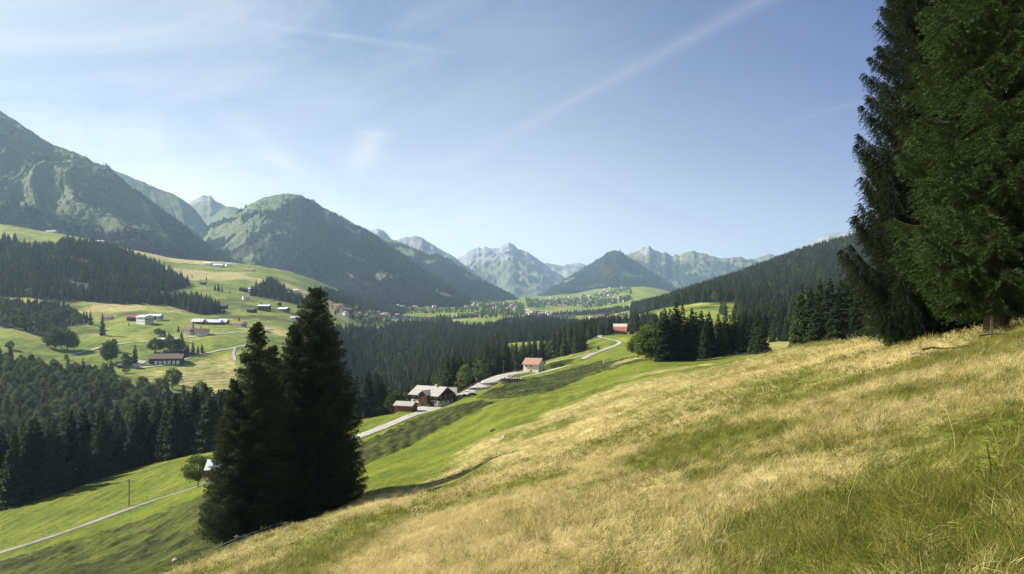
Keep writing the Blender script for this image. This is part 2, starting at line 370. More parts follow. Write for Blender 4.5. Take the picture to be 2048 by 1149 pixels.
# ------------------------------------------------------------------ ground sheet
# wooded ground, by bearing and row of the ground (and a distance range)
WOODS = [  # (kind, dmin, dmax, polygon in bearing/row, spacing in m)
 ('band', 228, 400, [(-700,1160),(0,1022),(100,993),(250,940),(440,898),(600,880),(600,830),(-700,900)], 6.5),
 ('mixed', 390, 760, [(-700,1000),(600,905),(600,800),(500,806),(400,802),(330,800),(290,785),(235,772),(225,752),(190,742),(100,738),(60,725),(-40,722),(-700,760)], 9.5),
 ('mixed2', 800, 1150, [(-300,668),(0,652),(60,664),(88,678),(130,676),(135,655),(172,650),(176,640),(120,612),(60,606),(0,604),(-300,600)], 11),
 ('upper', 1150, 1950, [(-700,500),(0,482),(140,487),(205,494),(290,522),(382,570),(352,582),(452,628),(400,630),(330,610),(250,609),(140,602),(0,593),(-700,600)], 10),
 ('upper2', 1500, 2700, [(500,592),(512,574),(548,568),(562,575),(580,592),(620,612),(655,640),(640,655),(590,640),(560,612),(535,598)], 12),
 ('upper3', 1400, 2000, [(534,625),(545,612),(562,613),(562,624)], 11),
 ('upper4', 1900, 3300, [(570,574),(600,578),(700,590),(780,590),(812,600),(780,615),(820,622),(800,632),(740,628),(690,632),(650,622),(610,602)], 13),
 ('gorge', 345, 640, [(560,905),(735,850),(800,818),(850,797),(905,795),(952,778),(1000,752),(1048,738),(1085,722),(1130,712),(1165,704),(1172,694),(1140,684),(1120,686),(1100,690),(1060,693),(1015,684),(1000,700),(900,690),(700,700),(560,700)], 7.0),
 ('gorge2', 560, 2300, [(640,850),(1000,800),(1010,690),(1020,686),(1100,682),(1170,683),(1210,672),(1228,668),(1262,664),(1330,662),(1330,652),(1310,650),(1270,652),(1220,656),(1160,648),(1100,645),(1060,640),(1010,644),(985,658),(930,660),(900,648),(860,650),(800,650),(770,662),(740,664),(680,664),(640,680)], 10.5),
 ('gorge3', 2300, 4400, [(640,628),(1100,640),(1160,632),(1270,630),(1290,622),(1240,614),(1180,622),(1120,628),(1070,628),(1040,634),(940,640),(880,640),(790,640)], 16),
 ('slope', 950, 2600, [(1262,640),(1275,630),(1330,616),(1400,606),(1470,606),(1480,630),(1560,640),(1700,640),(2700,640),(2700,250),(2000,380),(1750,460),(1600,500),(1400,570),(1262,606)], 12.5),
 ('rows', 330, 950, [(1500,682),(1530,672),(1590,668),(1740,662),(2400,640),(2400,560),(1700,590),(1560,640),(1480,640),(1440,628),(1480,645),(1480,670)], 8),
]
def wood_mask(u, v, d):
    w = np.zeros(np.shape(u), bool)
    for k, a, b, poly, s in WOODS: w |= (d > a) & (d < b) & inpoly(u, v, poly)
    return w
def build_ground():
    ul = np.concatenate([np.linspace(-3600, -260, 60), np.arange(-240, 2290, 4.0), np.linspace(2310, 5600, 60)])
    dl = np.exp(np.concatenate([np.linspace(math.log(.8), math.log(60), 300), np.linspace(math.log(60), math.log(1200), 640)[1:], np.linspace(math.log(1200), math.log(9500), 220)[1:]]))
    U, D = np.meshgrid(ul, dl); X = (U-U0)/F*D
    Z = ground(X, D)
    V = H-F*Z/D
    hayline = interp(U, [(-600,1400),(330,1150),(520,1076),(650,1028),(760,985),(880,945),(960,882),(1060,846),(1150,800),(1240,772),(1330,748),(1420,742),(1500,724),(1570,700),(1650,684),(2600,600)])
    jit = fbm(X*.05, D*.05, 4, 41)*26+fbm(X*.3, D*.3, 3, 43)*10
    hay = sstep(V-hayline+jit, -14, 16)*(D < 260)
    hay *= 1-.85*sstep(fbm(X*.16, D*.07, 4, 44), .12, .42)
    ng = sstep(D, 22, 6)
    hay = hay*(1-(.45+.5*sstep(D, 60, 12))*sstep(fbm(X*.22+3, D*.16, 4, 47), -.24, .02))
    hay = np.maximum(hay, .55*sstep(fbm(X*.02+9, D*.02, 4, 45), .12, .45)*(D > 90)*(D < 330)*(U > 950))
    hay = np.maximum(hay, .8*sstep(fbm(X*.006, D*.006, 4, 48), .1, .4)*(D > 1000)*(U < 700))
    hay = np.maximum(hay, .5*(D > 330)*(D < 520)*inpoly(U, V, [(1500,700),(1600,700),(1600,660),(1500,660)]))
    fld = inpoly(U, V, [(285,748),(350,738),(400,722),(470,706),(475,770),(430,786),(360,770),(290,762)]) & (D > 550) & (D < 900)
    hay = np.maximum(hay, fld*(.25+.5*sstep(np.sin(Z*3.4), -.2, .6)))
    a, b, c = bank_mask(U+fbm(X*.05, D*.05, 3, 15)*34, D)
    rough = ((a | b)*1.0+c*(.7+.3*sstep(fbm(X*.05, D*.05, 4, 52), -.1, .3)))  # lower left slope: its shade is painted in through the dark rough colour
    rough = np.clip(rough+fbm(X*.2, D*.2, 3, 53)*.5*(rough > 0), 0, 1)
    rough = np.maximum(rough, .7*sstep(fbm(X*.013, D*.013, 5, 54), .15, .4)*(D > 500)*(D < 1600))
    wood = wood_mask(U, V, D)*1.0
    soil = np.zeros_like(U)
    for pts, w in (([(1828,716),(1870,703),(1925,692),(1985,672),(2048,660)], 3.2), ([(268,1050),(284,1059),(298,1060)], 2.2)):
        s = seg_dist(U, V+fbm(X*.8, D*.8, 3, 61)*3, pts); soil = np.maximum(soil, (1-sstep(s, w*.6, w*1.5))*(D < 220))
    Z = Z-soil*.12*(D < 60)
    far = sstep(D, 350, 800)
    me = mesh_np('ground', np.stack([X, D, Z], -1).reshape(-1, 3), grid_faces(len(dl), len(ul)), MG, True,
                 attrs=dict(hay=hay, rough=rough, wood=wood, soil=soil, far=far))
    o = link('ground', me); tag(o, kind='structure')
MG = mat_ground(); build_ground()

# ------------------------------------------------------------------ mountains
MOUNT = {}
def mountain(key, crest, dc, foot_v, df, mat, amp=.05, jag=1.5, gully=.012, prof=1.25, woodf=None, rockf=None, seed=0, back=1.0, rows=130, ustep=3.0, lobes=0.0):
    us = np.arange(crest[0][0], crest[-1][0]+.1, ustep)
    vc = interp(us, crest)+jag*fbm(us/9.0, us*0+seed, 4, seed+1)*2
    DC = interp(us, dc) if isinstance(dc, list) else np.full(len(us), float(dc))
    DF = interp(us, df) if isinstance(df, list) else np.full(len(us), float(df))
    VF = interp(us, foot_v) if isinstance(foot_v, list) else np.full(len(us), float(foot_v))
    zc = (H-vc)/F*DC; zf = (H-VF)/F*DF
    t = np.linspace(0, 1, rows)[:, None]; tb = np.linspace(0, 1, 34)[1:, None]
    D = DF+(DC-DF)*t
    hgt = (zc-zf)
    z = zf+hgt*(t**prof*.72+t*.28)
    x = (us-U0)/F*D
    sx = (us-U0)/F*DC
    ww = fbm(x*.0012, D*.0012, 3, seed+5)
    rel = np.maximum(np.abs(hgt), 60)
    # gullies run down the slope: noise fine across, coarse along
    gx = sx*gully*1.0+ww*2.6+t*.8; gy = D*gully*.10
    e = ridged(gx, gy, 6, seed+9, .6)-.25
    e2 = fbm(x*.0045, D*.0045, 5, seed+13)
    env = np.sin(np.pi*np.clip(t*.93+.02, 0, 1))**.7
    e3 = ridged(x*.011+ww, D*.011, 4, seed+15, .6)-.2; e4 = fbm(x*.035, D*.035, 3, seed+17)
    dz = amp*rel*(e*.9+e2*1.1+e3*.34+e4*.10)*env
    if lobes: dz = dz+lobes*rel*(ridged(sx*.0016+ww*.8, D*.0005, 2, seed+31)-.3)*env
    z = z+dz
    DB = DC+(DC*.16)*tb*back; xb = (us-U0)/F*DB; zb = zc-(hgt*.9+200)*tb**1.15
    X = np.vstack([x, xb]); Y = np.vstack([D, DB]); Z = np.vstack([z, zb])
    U = U0+F*X/Y; V = H-F*Z/Y
    nz = fbm(X*.006, Y*.006, 5, seed+21)
    wood = woodf(U, V, nz)*1.0 if woodf else np.zeros_like(X)
    rock = rockf(U, V, nz)*1.0 if rockf else np.zeros_like(X)
    me = mesh_np('mountain', np.stack([X, Y, Z], -1).reshape(-1, 3), grid_faces(len(X), len(us)), mat, True, attrs=dict(wood=wood, rock=rock))
    tag(link('mountain', me), kind='structure')
    MOUNT[key] = (X[:rows], Y[:rows], Z[:rows], wood[:rows])
MGR = mat_mountain('alpine_turf', (.125,.165,.062), (.22,.21,.19), .55)
MRK = mat_mountain('limestone_slopes', (.15,.17,.07), (.26,.26,.25), 1.35)
MRK2 = mat_mountain('bare_limestone', (.18,.18,.13), (.31,.29,.27), 1.9)

M1G = [(-600,-400),(0,215),(240,345),(268,380),(296,408),(312,436),(330,470),(300,462),(255,462),(225,474),(180,458),(120,440),(86,428),(40,405),(-600,380)]
mountain('left_peak', [(-700,20),(-300,100),(0,222),(50,252),(100,285),(160,311),(220,340),(262,376),(300,405),(330,426),(365,452),(400,481),(440,506),(495,540),(560,575)],
         [(-700,3300),(560,3500)], [(-700,500),(0,530),(300,555),(560,600)], 2350, MGR, amp=.105, gully=.0026, jag=.8, prof=1.1, seed=100,
         woodf=lambda U, V, n: ~inpoly(U+n*22, V+n*26, M1G) | (n > .52), ustep=2.5, rows=190, lobes=.05)
mountain('grass_ridge', [(180,322),(220,338),(250,352),(300,372),(340,386),(365,400),(385,416),(400,432),(415,452),(440,478),(480,500)], 5200, 570, 4000, MGR, amp=.05, gully=.008, jag=.6, seed=200)
mountain('rock_knob', [(360,420),(378,406),(395,397),(404,393),(420,392),(428,400),(440,408),(470,418),(500,428),(540,450)], 7200, 520, 5600, MRK, amp=.05, gully=.007, jag=1.2, seed=300, rockf=lambda U, V, n: (U < 428) & (V < 408+n*10))
mountain('saddle_hill', [(400,452),(420,436),(440,424),(455,414),(468,413),(482,420),(500,430),(540,450)], 6200, 540, 5200, MGR, amp=.05, gully=.008, jag=.6, seed=320)
GD = [[(420,420),(470,424),(500,408),(540,394),(570,386),(600,389),(625,402),(590,400),(566,408),(556,424),(540,428),(505,424),(478,436),(450,440)], [(566,446),(580,446),(592,464),(586,468),(572,456)],
      [(440,470),(470,440),(478,452),(470,470),(450,482),(452,500),(480,520),(470,520)],
      [(640,400),(655,410),(664,450),(650,440)], [(655,478),(700,508),(740,528),(736,531),(690,512)]]
mountain('dome', [(380,500),(400,478),(420,452),(450,438),(470,427),(500,408),(525,397),(545,391),(570,387),(596,389),(615,397),(632,406),(660,421),(690,441),(715,454),(745,470),(780,498),(815,519),(850,546),(880,560),(900,575),(940,600)],
         [(380,4700),(940,4300)], [(380,560),(520,585),(940,615)], [(380,3300),(940,3100)], MGR, amp=.06, gully=.006, jag=1.0, prof=1.05, seed=400,
         woodf=lambda U, V, n: ~(np.any([inpoly(U+n*14, V+n*14, p) for p in GD], axis=0)) & (n < .42+.0*U) & ~((U < 520) & (n > .05)), ustep=2.5, rows=170, lobes=.045)
mountain('wood_ridge', [(680,430),(705,447),(725,456),(750,468),(775,480),(800,484),(830,499),(860,512),(880,512),(905,524),(935,545),(960,560),(990,575),(1020,590),(1060,612)],
         [(680,6200),(1060,5200)], [(680,590),(1060,620)], [(680,4600),(1060,4100)], MGR, amp=.05, gully=.006, jag=1.2, seed=500,
         woodf=lambda U, V, n: ~inpoly(U+n*14, V+n*14, [(795,500),(825,500),(835,512),(812,522)]) & (n < .40) & (V > interp(U, [(680,470),(760,482),(800,490),(900,500)])), ustep=2.5)
mountain('grey_ridge', [(725,470),(742,461),(754,457),(770,464),(785,478),(800,480),(812,475),(826,473),(840,474),(855,484),(868,490),(880,499),(900,508),(915,520),(935,535),(955,548),(975,560),(1000,578),(1040,600)],
         9000, 610, 6800, MRK, amp=.07, gully=.006, jag=1.6, seed=600, rockf=lambda U, V, n: (V < 520+n*30))
mountain('main_peak', [(850,560),(885,540),(905,528),(920,517),(930,511),(940,506),(955,499),(966,497),(985,499),(1000,497),(1006,491),(1018,487),(1030,494),(1040,502),(1056,509),(1072,517),(1090,531),(1108,543),(1130,556),(1160,575),(1190,595)],
         12000, 608, 8600, MRK, amp=.085, gully=.0042, jag=1.8, prof=1.2, seed=700, rockf=lambda U, V, n: (V < interp(U, [(900,545),(960,532),(1000,520),(1050,515),(1100,545)])+n*30), ustep=2.0, rows=190, lobes=.06)
mountain('far_col', [(1060,540),(1090,526),(1105,530),(1125,531),(1150,528),(1160,527),(1170,530),(1190,529),(1215,520),(1260,520)], 14000, 600, 11000, MRK, amp=.07, gully=.004, jag=1.5, seed=720, rockf=lambda U, V, n: n > .1)
mountain('wooded_pyramid', [(1050,602),(1085,584),(1110,572),(1140,555),(1160,543),(1180,530),(1200,518),(1214,508),(1228,502),(1240,504),(1256,515),(1280,530),(1310,550),(1340,570),(1400,600)],
         8000, [(1050,606),(1120,590),(1250,588),(1400,606)], 6300, MGR, amp=.045, gully=.005, jag=1.2, seed=800,
         woodf=lambda U, V, n: ~(inpoly(U+n*5, V+n*4, [(1240,539),(1256,538),(1258,548),(1284,550),(1286,557),(1242,558)]) | inpoly(U, V, [(1120,566),(1148,555),(1150,560),(1130,568)]) | ((V > 592+n*12) & (U < 1270))), ustep=2.0, rows=120)
mountain('twin_peak', [(1210,530),(1245,513),(1262,507),(1280,501),(1292,495),(1299,492),(1308,498),(1318,504),(1332,508),(1345,514),(1352,511),(1362,510),(1375,505),(1388,503),(1400,508),(1412,510),(1428,513),(1440,519),(1450,517),(1460,518),(1478,513),(1490,518),(1505,521),(1530,526),(1600,540),(1700,560)],
         10500, 600, 8200, MRK, amp=.085, gully=.0045, jag=1.6, seed=900, woodf=lambda U, V, n: (V > 538+n*50+8*np.sin(U*.05)) & (n < .35), rockf=lambda U, V, n: (V < 508+n*26), ustep=2.0, rows=150, lobes=.06)
mountain('pale_ridge', [(1480,530),(1505,520),(1530,512),(1542,509),(1555,514),(1570,510),(1600,509),(1700,520)], 12500, 590, 11000, MRK, amp=.05, gully=.006, jag=1.0, seed=930)
mountain('plateau', [(1540,530),(1575,510),(1590,503),(1605,497),(1622,490),(1632,484),(1640,478),(1660,470),(1690,465),(1720,460),(1745,456),(1800,450),(1900,445),(2100,440)], 8500, 600, 6500, MRK2, amp=.05, gully=.007, jag=1.0, seed=950, rockf=lambda U, V, n: n > -.5)
mountain('far_backdrop', [(-400,420),(300,430),(600,500),(900,560),(1100,545),(1500,540),(2000,500),(2600,440)], 17000, 600, 13000, MRK, amp=.05, gully=.003, jag=1.5, seed=970)

# ------------------------------------------------------------------ haze
def haze():
    V = [(x, y, z) for x in (-14000, 22000) for y in (-400, 21000) for z in (-700, 1650)]
    f = [(0,1,3,2),(4,6,7,5),(0,4,5,1),(2,3,7,6),(0,2,6,4),(1,5,7,3)]
    m = bpy.data.materials.new('haze'); m.use_nodes = True; nt = m.node_tree; nt.nodes.clear()
    o = nt.nodes.new('ShaderNodeOutputMaterial'); v = nt.nodes.new('ShaderNodeVolumePrincipled')
    v.inputs['Color'].default_value = (.50, .74, 1, 1); v.inputs['Density'].default_value = HAZE; v.inputs['Anisotropy'].default_value = .2
    nt.links.new(v.outputs[0], o.inputs['Volume'])
    tag(link('haze', mesh_np('haze', V, np.array(f), m)), kind='stuff')
HAZE = 6.0e-5
haze()
# ------------------------------------------------------------------ foliage
def mat_leaf(name, ca, cb, trans=.25, scale=1.2, rough=.75):
    m, nt, b = newmat(name); oi = nt.nodes.new('ShaderNodeObjectInfo'); P = objco(nt)
    n = noise_tex(nt, P, scale, 3, .6)
    f = mth(nt, 'ADD', mth(nt, 'MULTIPLY', n, .55), mth(nt, 'MULTIPLY', oi.outputs['Random'], .62))
    c = ramp(nt, f, [(.35, ca), (.85, cb)])
    nt.links.new(c, b.inputs['Base Color']); b.inputs['Roughness'].default_value = rough
    tr = nt.nodes.new('ShaderNodeBsdfTranslucent'); nt.links.new(mixc(nt, .5, c, (.16,.22,.03)), tr.inputs[0])
    mx = nt.nodes.new('ShaderNodeMixShader'); mx.inputs[0].default_value = trans
    nt.links.new(b.outputs[0], mx.inputs[1]); nt.links.new(tr.outputs[0], mx.inputs[2])
    nt.links.new(mx.outputs[0], [x for x in nt.nodes if x.type == 'OUTPUT_MATERIAL'][0].inputs[0])
    return m
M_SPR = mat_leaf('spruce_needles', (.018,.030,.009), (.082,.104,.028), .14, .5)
M_SPRD = mat_leaf('shade_dark_spruce_needles', (.009,.019,.006), (.042,.068,.018), .10, .5)  # darker copy of the spruce needles: near trees' shade put into the colour
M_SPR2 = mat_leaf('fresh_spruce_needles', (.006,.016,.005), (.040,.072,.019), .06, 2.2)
M_LEAF = mat_leaf('broad_leaves', (.030,.054,.014), (.085,.125,.034), .25, .4)
M_LEAFL = mat_leaf('pale_broad_leaves', (.06,.095,.022), (.14,.18,.045), .3, .5)
M_YEL = mat_leaf('yellowing_leaves', (.16,.13,.02), (.30,.20,.03), .3, 1.0)
M_REDL = mat_leaf('red_leaves', (.16,.012,.015), (.28,.03,.03), .3, 1.0)
def mat_bark():
    m, nt, b = newmat('bark'); P = objco(nt)
    n = noise_tex(nt, mapping(nt, P, (6, 6, 1.2)), 2, 5, .7)
    nt.links.new(ramp(nt, n, [(.3, (.028,.020,.014)), (.7, (.13,.10,.075))]), b.inputs['Base Color']); bump(nt, b, n, .05)
    return m
M_BARK = mat_bark()

def tube(pts, rad, n=7, V0=0):
    pts = np.asarray(pts, float); rad = np.asarray(rad, float); V = []; k = len(pts)
    a = np.arange(n)*2*math.pi/n
    for i in range(k):
        t = pts[min(i+1, k-1)]-pts[max(i-1, 0)]; t /= np.linalg.norm(t)+1e-9
        s = np.cross(t, (0.13, .97, .2) if abs(t[2]) > .8 else (0, 0, 1)); s /= np.linalg.norm(s); q = np.cross(t, s)
        V.append(pts[i]+rad[i]*(np.cos(a)[:, None]*s+np.sin(a)[:, None]*q))
    V = np.concatenate(V); Fq = []
    for i in range(k-1):
        j = np.arange(n); Fq.append(np.stack([i*n+j, i*n+(j+1) % n, (i+1)*n+(j+1) % n, (i+1)*n+j], 1))
    return V, np.concatenate(Fq)+V0
class Buf:
    def __init__(s): s.V = []; s.T = []; s.Q = []; s.n = 0
    def add(s, V, T=None, Q=None):
        if T is not None: s.T.append(np.asarray(T)+s.n)
        if Q is not None: s.Q.append(np.asarray(Q)+s.n)
        s.V.append(V); s.n += len(V)
    def mesh(s, name, mat, smooth=False):
        fs = []
        if s.T: fs.append(np.concatenate(s.T))
        if s.Q: fs.append(np.concatenate(s.Q))
        return mesh_np(name, np.concatenate(s.V), fs, mat, smooth)
def blades(P, D, W, L, width):
    """thin triangles: root P, direction D (unit), side W (unit), length L, width"""
    n = len(P); V = np.empty((n, 3, 3)); L = np.broadcast_to(L, n)[:, None]; width = np.broadcast_to(width, n)[:, None]
    V[:, 0] = P-W*width*.5; V[:, 1] = P+W*width*.5; V[:, 2] = P+D*L
    return V.reshape(-1, 3), np.arange(3*n).reshape(n, 3)
def leafs(P, D, W, L, width):
    """diamond leaves / sprays of two triangles"""
    n = len(P); V = np.empty((n, 4, 3)); L = np.broadcast_to(L, n)[:, None]; width = np.broadcast_to(width, n)[:, None]
    V[:, 0] = P; V[:, 1] = P+D*L*.42+W*width*.5; V[:, 2] = P+D*L; V[:, 3] = P+D*L*.42-W*width*.5
    return V.reshape(-1, 3), np.arange(4*n).reshape(n, 4)
def unit(a): return a/(np.linalg.norm(a, axis=-1, keepdims=True)+1e-9)

def hero_spruce(rng, Ht, Rad, base, whorl=.34, per=6, twig=.11, droop=.35, tw_step=.13, curve=.9, prof=.8, nar=.30, jit=0.0, hg=1.0, curtain=.55, fw=.75, fine=0, dn=1.15):
    """crown mesh (sprays on drooping twigs on arching boughs) and trunk mesh"""
    B = Buf(); T = Buf()
    zt = np.linspace(-1.2, Ht, 9); T.add(*[(a, None, b) for a, b in [tube([(0,0,z) for z in zt], [max(.02, (Ht*.0155)*(1-z/Ht)**.9*(1.25 if z < .6 else 1)) for z in zt], 10)]][0])
    z = base
    while z < Ht-.3:
        fr = (z-base)/(Ht-base)
        Rz = Rad*((1-fr)**prof)*(min(1, .55+fr*5))
        for k in range(per if fr < .85 else 5):
            az = rng.uniform(0, 2*math.pi); r = Rz*rng.uniform(.72, 1.12)+.15
            d = np.array([math.cos(az), math.sin(az), 0]); s = np.array([-d[1], d[0], 0])
            t = np.linspace(0, 1, 7); dr = droop*rng.uniform(.7, 1.3)*(1-fr*.9)
            sp = d*(t*r)[:, None]; sp[:, 2] = z+rng.uniform(-.15, .15)+r*(-dr*1.6*t**1.0+dr*curve*1.15*t**2.6+(.25*fr)*t)
            if r > .9: T.add(*[(a, None, b) for a, b in [tube(sp, .012*r*(1-t*.8)+.004, 4)]][0])
            m = max(4, int(r*(1-.12)/tw_step)); tt = np.linspace(.06, 1, m)+rng.uniform(-.01, .01, m); tt = np.clip(tt, 0, 1)
            c = np.stack([np.interp(tt, t, sp[:, i]) for i in range(3)], 1)
            Ltw = (.16+.34*(1-tt)+.62*r*.42*np.sin(np.pi*np.clip(tt*.80+.12, 0, 1)))*rng.uniform(.6, 1.15, m)
            Ltw = np.minimum(Ltw, 1.15)
            for sd in (-1, 1, 0):
                hang = rng.uniform(.25, .9, m)*hg if sd else rng.uniform(.9, 1.6, m)*(hg if curtain < .8 else 2.2)
                Dt = d*fw+s*sd*1.0+0*c
                Dt = unit(Dt+rng.normal(0, .16, (m, 3))); Dt = unit(Dt-np.array([0, 0, 1.0])*hang[:, None])
                ln = Ltw*(1 if sd else curtain)
                q = max(3, int(np.mean(ln)/twig*dn))
                for j in range(q):
                    w = (j+.35)/q
                    root = c+Dt*(ln*w)[:, None]-np.array([0,0,1.0])*(ln*w*w*.28)[:, None]
                    for e in ((-1, 1, 1) if fine else (-1, 1)):
                        side = unit(np.cross(Dt, rng.normal(0, 1, (m, 3))))
                        dd = unit(Dt*.95+side*.62*e)
                        Ww = unit(np.cross(dd, rng.normal(0, 1, (m, 3))))
                        B.add(*[((a, b, None) if fine else (a, None, b)) for a, b in [(blades if fine else leafs)(root, dd, Ww, twig*rng.uniform(.8, 1.45, m), twig*nar)]][0])
        z += whorl*(.75+.5*rng.random())*(1-.45*fr)
    return B, T
def mid_spruce(rng, Ht=20, Rad=3.6, base=.8, nw=20, per=9, np_=5, w=.55):
    B = Buf(); T = Buf()
    T.add(*[(a, None, b) for a, b in [tube([(0,0,-1.5), (0,0,Ht*.5), (0,0,Ht)], [Ht*.014, Ht*.009, .02], 6)]][0])
    for i in range(nw):
        fr = i/(nw-1); z = base+(Ht-base-.2)*fr**.92; Rz = Rad*(1-fr)**.82*min(1, .7+fr*4)
        for k in range(per if fr < .8 else 6):
            az = rng.uniform(0, 2*math.pi); r = Rz*rng.uniform(.55, 1.22)+.12; zz = z+rng.uniform(-.4, .4)*(Ht/nw)*.6
            d = np.array([math.cos(az), math.sin(az), 0]); s = np.array([-d[1], d[0], 0])
            t = np.linspace(.1, 1, np_+1)[:, None]; dr = .42*(1-fr)
            c = d*(t*r); c[:, 2] = zz+r*(-dr*1.5*t[:, 0]+dr*1.0*t[:, 0]**2.4+.25*fr*t[:, 0])
            for sd in (-1, 1, 0):
                m = len(c); Dt = unit(d*.8+s*sd*.95+rng.normal(0, .15, (m, 3))-np.array([0,0,1])*(rng.uniform(.3, .9, (m, 1)) if sd else rng.uniform(.8, 1.8, (m, 1))))
                ln = (.35+r*.34*np.sin(np.pi*np.clip(t[:, 0]*.8+.12, 0, 1)))*rng.uniform(.7, 1.3, m)
                B.add(*[(a, None, b) for a, b in [leafs(c, Dt, unit(np.cross(Dt, rng.normal(0, 1, (m, 3)))), ln, ln*w)]][0])
    Dt = unit(rng.normal(0, .25, (5, 3))+np.array([0, 0, 1.0])); B.add(*[(a, None, b) for a, b in [leafs(np.tile([0, 0, Ht-.9], (5, 1)), Dt, unit(np.cross(Dt, rng.normal(0, 1, (5, 3)))), 1.1, .3)]][0])
    return B, T
def broad_crown(rng, Ht=14, Rad=5, clumps=60, per=60, leaf=.45, base=.28):
    """trunk with limbs that split, leaf sprays gathered in clumps at their ends"""
    B = Buf(); T = Buf()
    tr = [(0, 0, -1), (0, 0, Ht*base), (rng.uniform(-.3, .3), rng.uniform(-.3, .3), Ht*.62)]
    T.add(*[(a, None, b) for a, b in [tube(tr, [Ht*.022, Ht*.017, Ht*.006], 7)]][0])
    for k in range(clumps):
        v = unit(rng.normal(0, 1, 3)); rr = rng.uniform(.45, 1)**.6
        c = np.array([v[0]*Rad*rr, v[1]*Rad*rr, Ht*(base+.02+(1-base)*.5)+v[2]*rr*Ht*(1-base)*.48])
        c[:2] *= 1-.35*max(0, (c[2]/Ht-.6))/.4
        if k % 3 == 0:
            p0 = np.array([0, 0, Ht*rng.uniform(base*.8, .5)]); mid = (p0+c)/2+np.array([0, 0, Ht*.03])
            T.add(*[(a, None, b) for a, b in [tube([p0, mid, c], [Ht*.008, Ht*.005, .02], 4)]][0])
        cs = Rad*rng.uniform(.20, .36)
        P = c+unit(rng.normal(0, 1, (per, 3)))*cs*rng.uniform(.3, 1.05, (per, 1))*np.array([1, 1, .75])
        D = unit(P-c+rng.normal(0, cs*.5, (per, 3))-np.array([0, 0, cs*.2]))
        B.add(*[(a, None, b) for a, b in [leafs(P, D, unit(np.cross(D, rng.normal(0, 1, (per, 3)))), leaf*rng.uniform(.6, 1.4, per), leaf*.7)]][0])
    return B, T

# prototypes (meshes only)
rg = np.random.default_rng(5)
MIDS = []
for i in range(6):
    Hh = 20; c, t = mid_spruce(rg, Hh, rg.uniform(2.9, 4.0), rg.uniform(.3, 1.6), 22, 9)
    MIDS.append((c.mesh('spruce_crown', M_SPR), t.mesh('spruce_trunk', M_BARK)))
NEARS = []
for i in range(3):
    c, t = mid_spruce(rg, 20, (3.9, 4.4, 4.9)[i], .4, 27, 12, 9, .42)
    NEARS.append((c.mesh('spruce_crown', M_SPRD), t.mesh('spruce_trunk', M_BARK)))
FARS = [m for m, _ in MIDS[:4]]
BRO = []
for i in range(4):
    c, t = broad_crown(rg, 14, (4.2, 5.0, 5.6, 3.6)[i], 60, 40, .8, .12)
    BRO.append((c.mesh('broadleaf_crown', M_LEAFL if i % 2 else M_LEAF), t.mesh('broadleaf_trunk', M_BARK)))
BROF = [broad_crown(rg, 14, r, 14, 12, 1.9, .05)[0].mesh('distant_broadleaf', M_LEAF if r < 5 else M_LEAFL) for r in (4.2, 5.0, 5.6)]

def protocol(name, meshes):
    c = bpy.data.collections.new(name)
    for i, me in enumerate(meshes):
        o = bpy.data.objects.new('source_%02d_%s' % (i, me.name.split('.')[0]), me); c.objects.link(o)
    return c
def scatter(name, label, coll, P, sc, rz, idx, tilt=None, group=None):
    me = bpy.data.meshes.new(name); me.vertices.add(len(P)); me.vertices.foreach_set('co', np.asarray(P, np.float32).ravel())
    sc = np.asarray(sc, np.float32)
    if sc.ndim == 1: sc = np.stack([sc]*3, 1)
    a = me.attributes.new('sc', 'FLOAT_VECTOR', 'POINT'); a.data.foreach_set('vector', sc.astype(np.float32).ravel())
    rot = np.zeros((len(P), 3), np.float32); rot[:, 2] = rz
    if tilt is not None: rot[:, :2] = tilt
    a = me.attributes.new('rt', 'FLOAT_VECTOR', 'POINT'); a.data.foreach_set('vector', rot.ravel())
    a = me.attributes.new('ix', 'INT', 'POINT'); a.data.foreach_set('value', np.asarray(idx, np.int32))
    ng = bpy.data.node_groups.new(name, 'GeometryNodeTree')
    ng.interface.new_socket('Geometry', in_out='INPUT', socket_type='NodeSocketGeometry'); ng.interface.new_socket('Geometry', in_out='OUTPUT', socket_type='NodeSocketGeometry')
    n = ng.nodes; i = n.new('NodeGroupInput'); o = n.new('NodeGroupOutput'); ip = n.new('GeometryNodeInstanceOnPoints')
    ci = n.new('GeometryNodeCollectionInfo'); ci.inputs[0].default_value = coll; ci.inputs[1].default_value = True; ci.inputs[2].default_value = True
    def na(nm, t):
        x = n.new('GeometryNodeInputNamedAttribute'); x.data_type = t; x.inputs[0].default_value = nm; return x.outputs[0]
    L = ng.links
    mp = n.new('GeometryNodeMeshToPoints'); L.new(i.outputs[0], mp.inputs[0]); L.new(mp.outputs[0], ip.inputs['Points'])
    L.new(ci.outputs[0], ip.inputs['Instance']); ip.inputs['Pick Instance'].default_value = True
    L.new(na('ix', 'INT'), ip.inputs['Instance Index']); L.new(na('rt', 'FLOAT_VECTOR'), ip.inputs['Rotation']); L.new(na('sc', 'FLOAT_VECTOR'), ip.inputs['Scale'])
    L.new(ip.outputs[0], o.inputs[0])
    ob = link(name, me); md = ob.modifiers.new('scatter', 'NODES'); md.node_group = ng
    tag(ob, label, None, group, 'stuff'); return ob

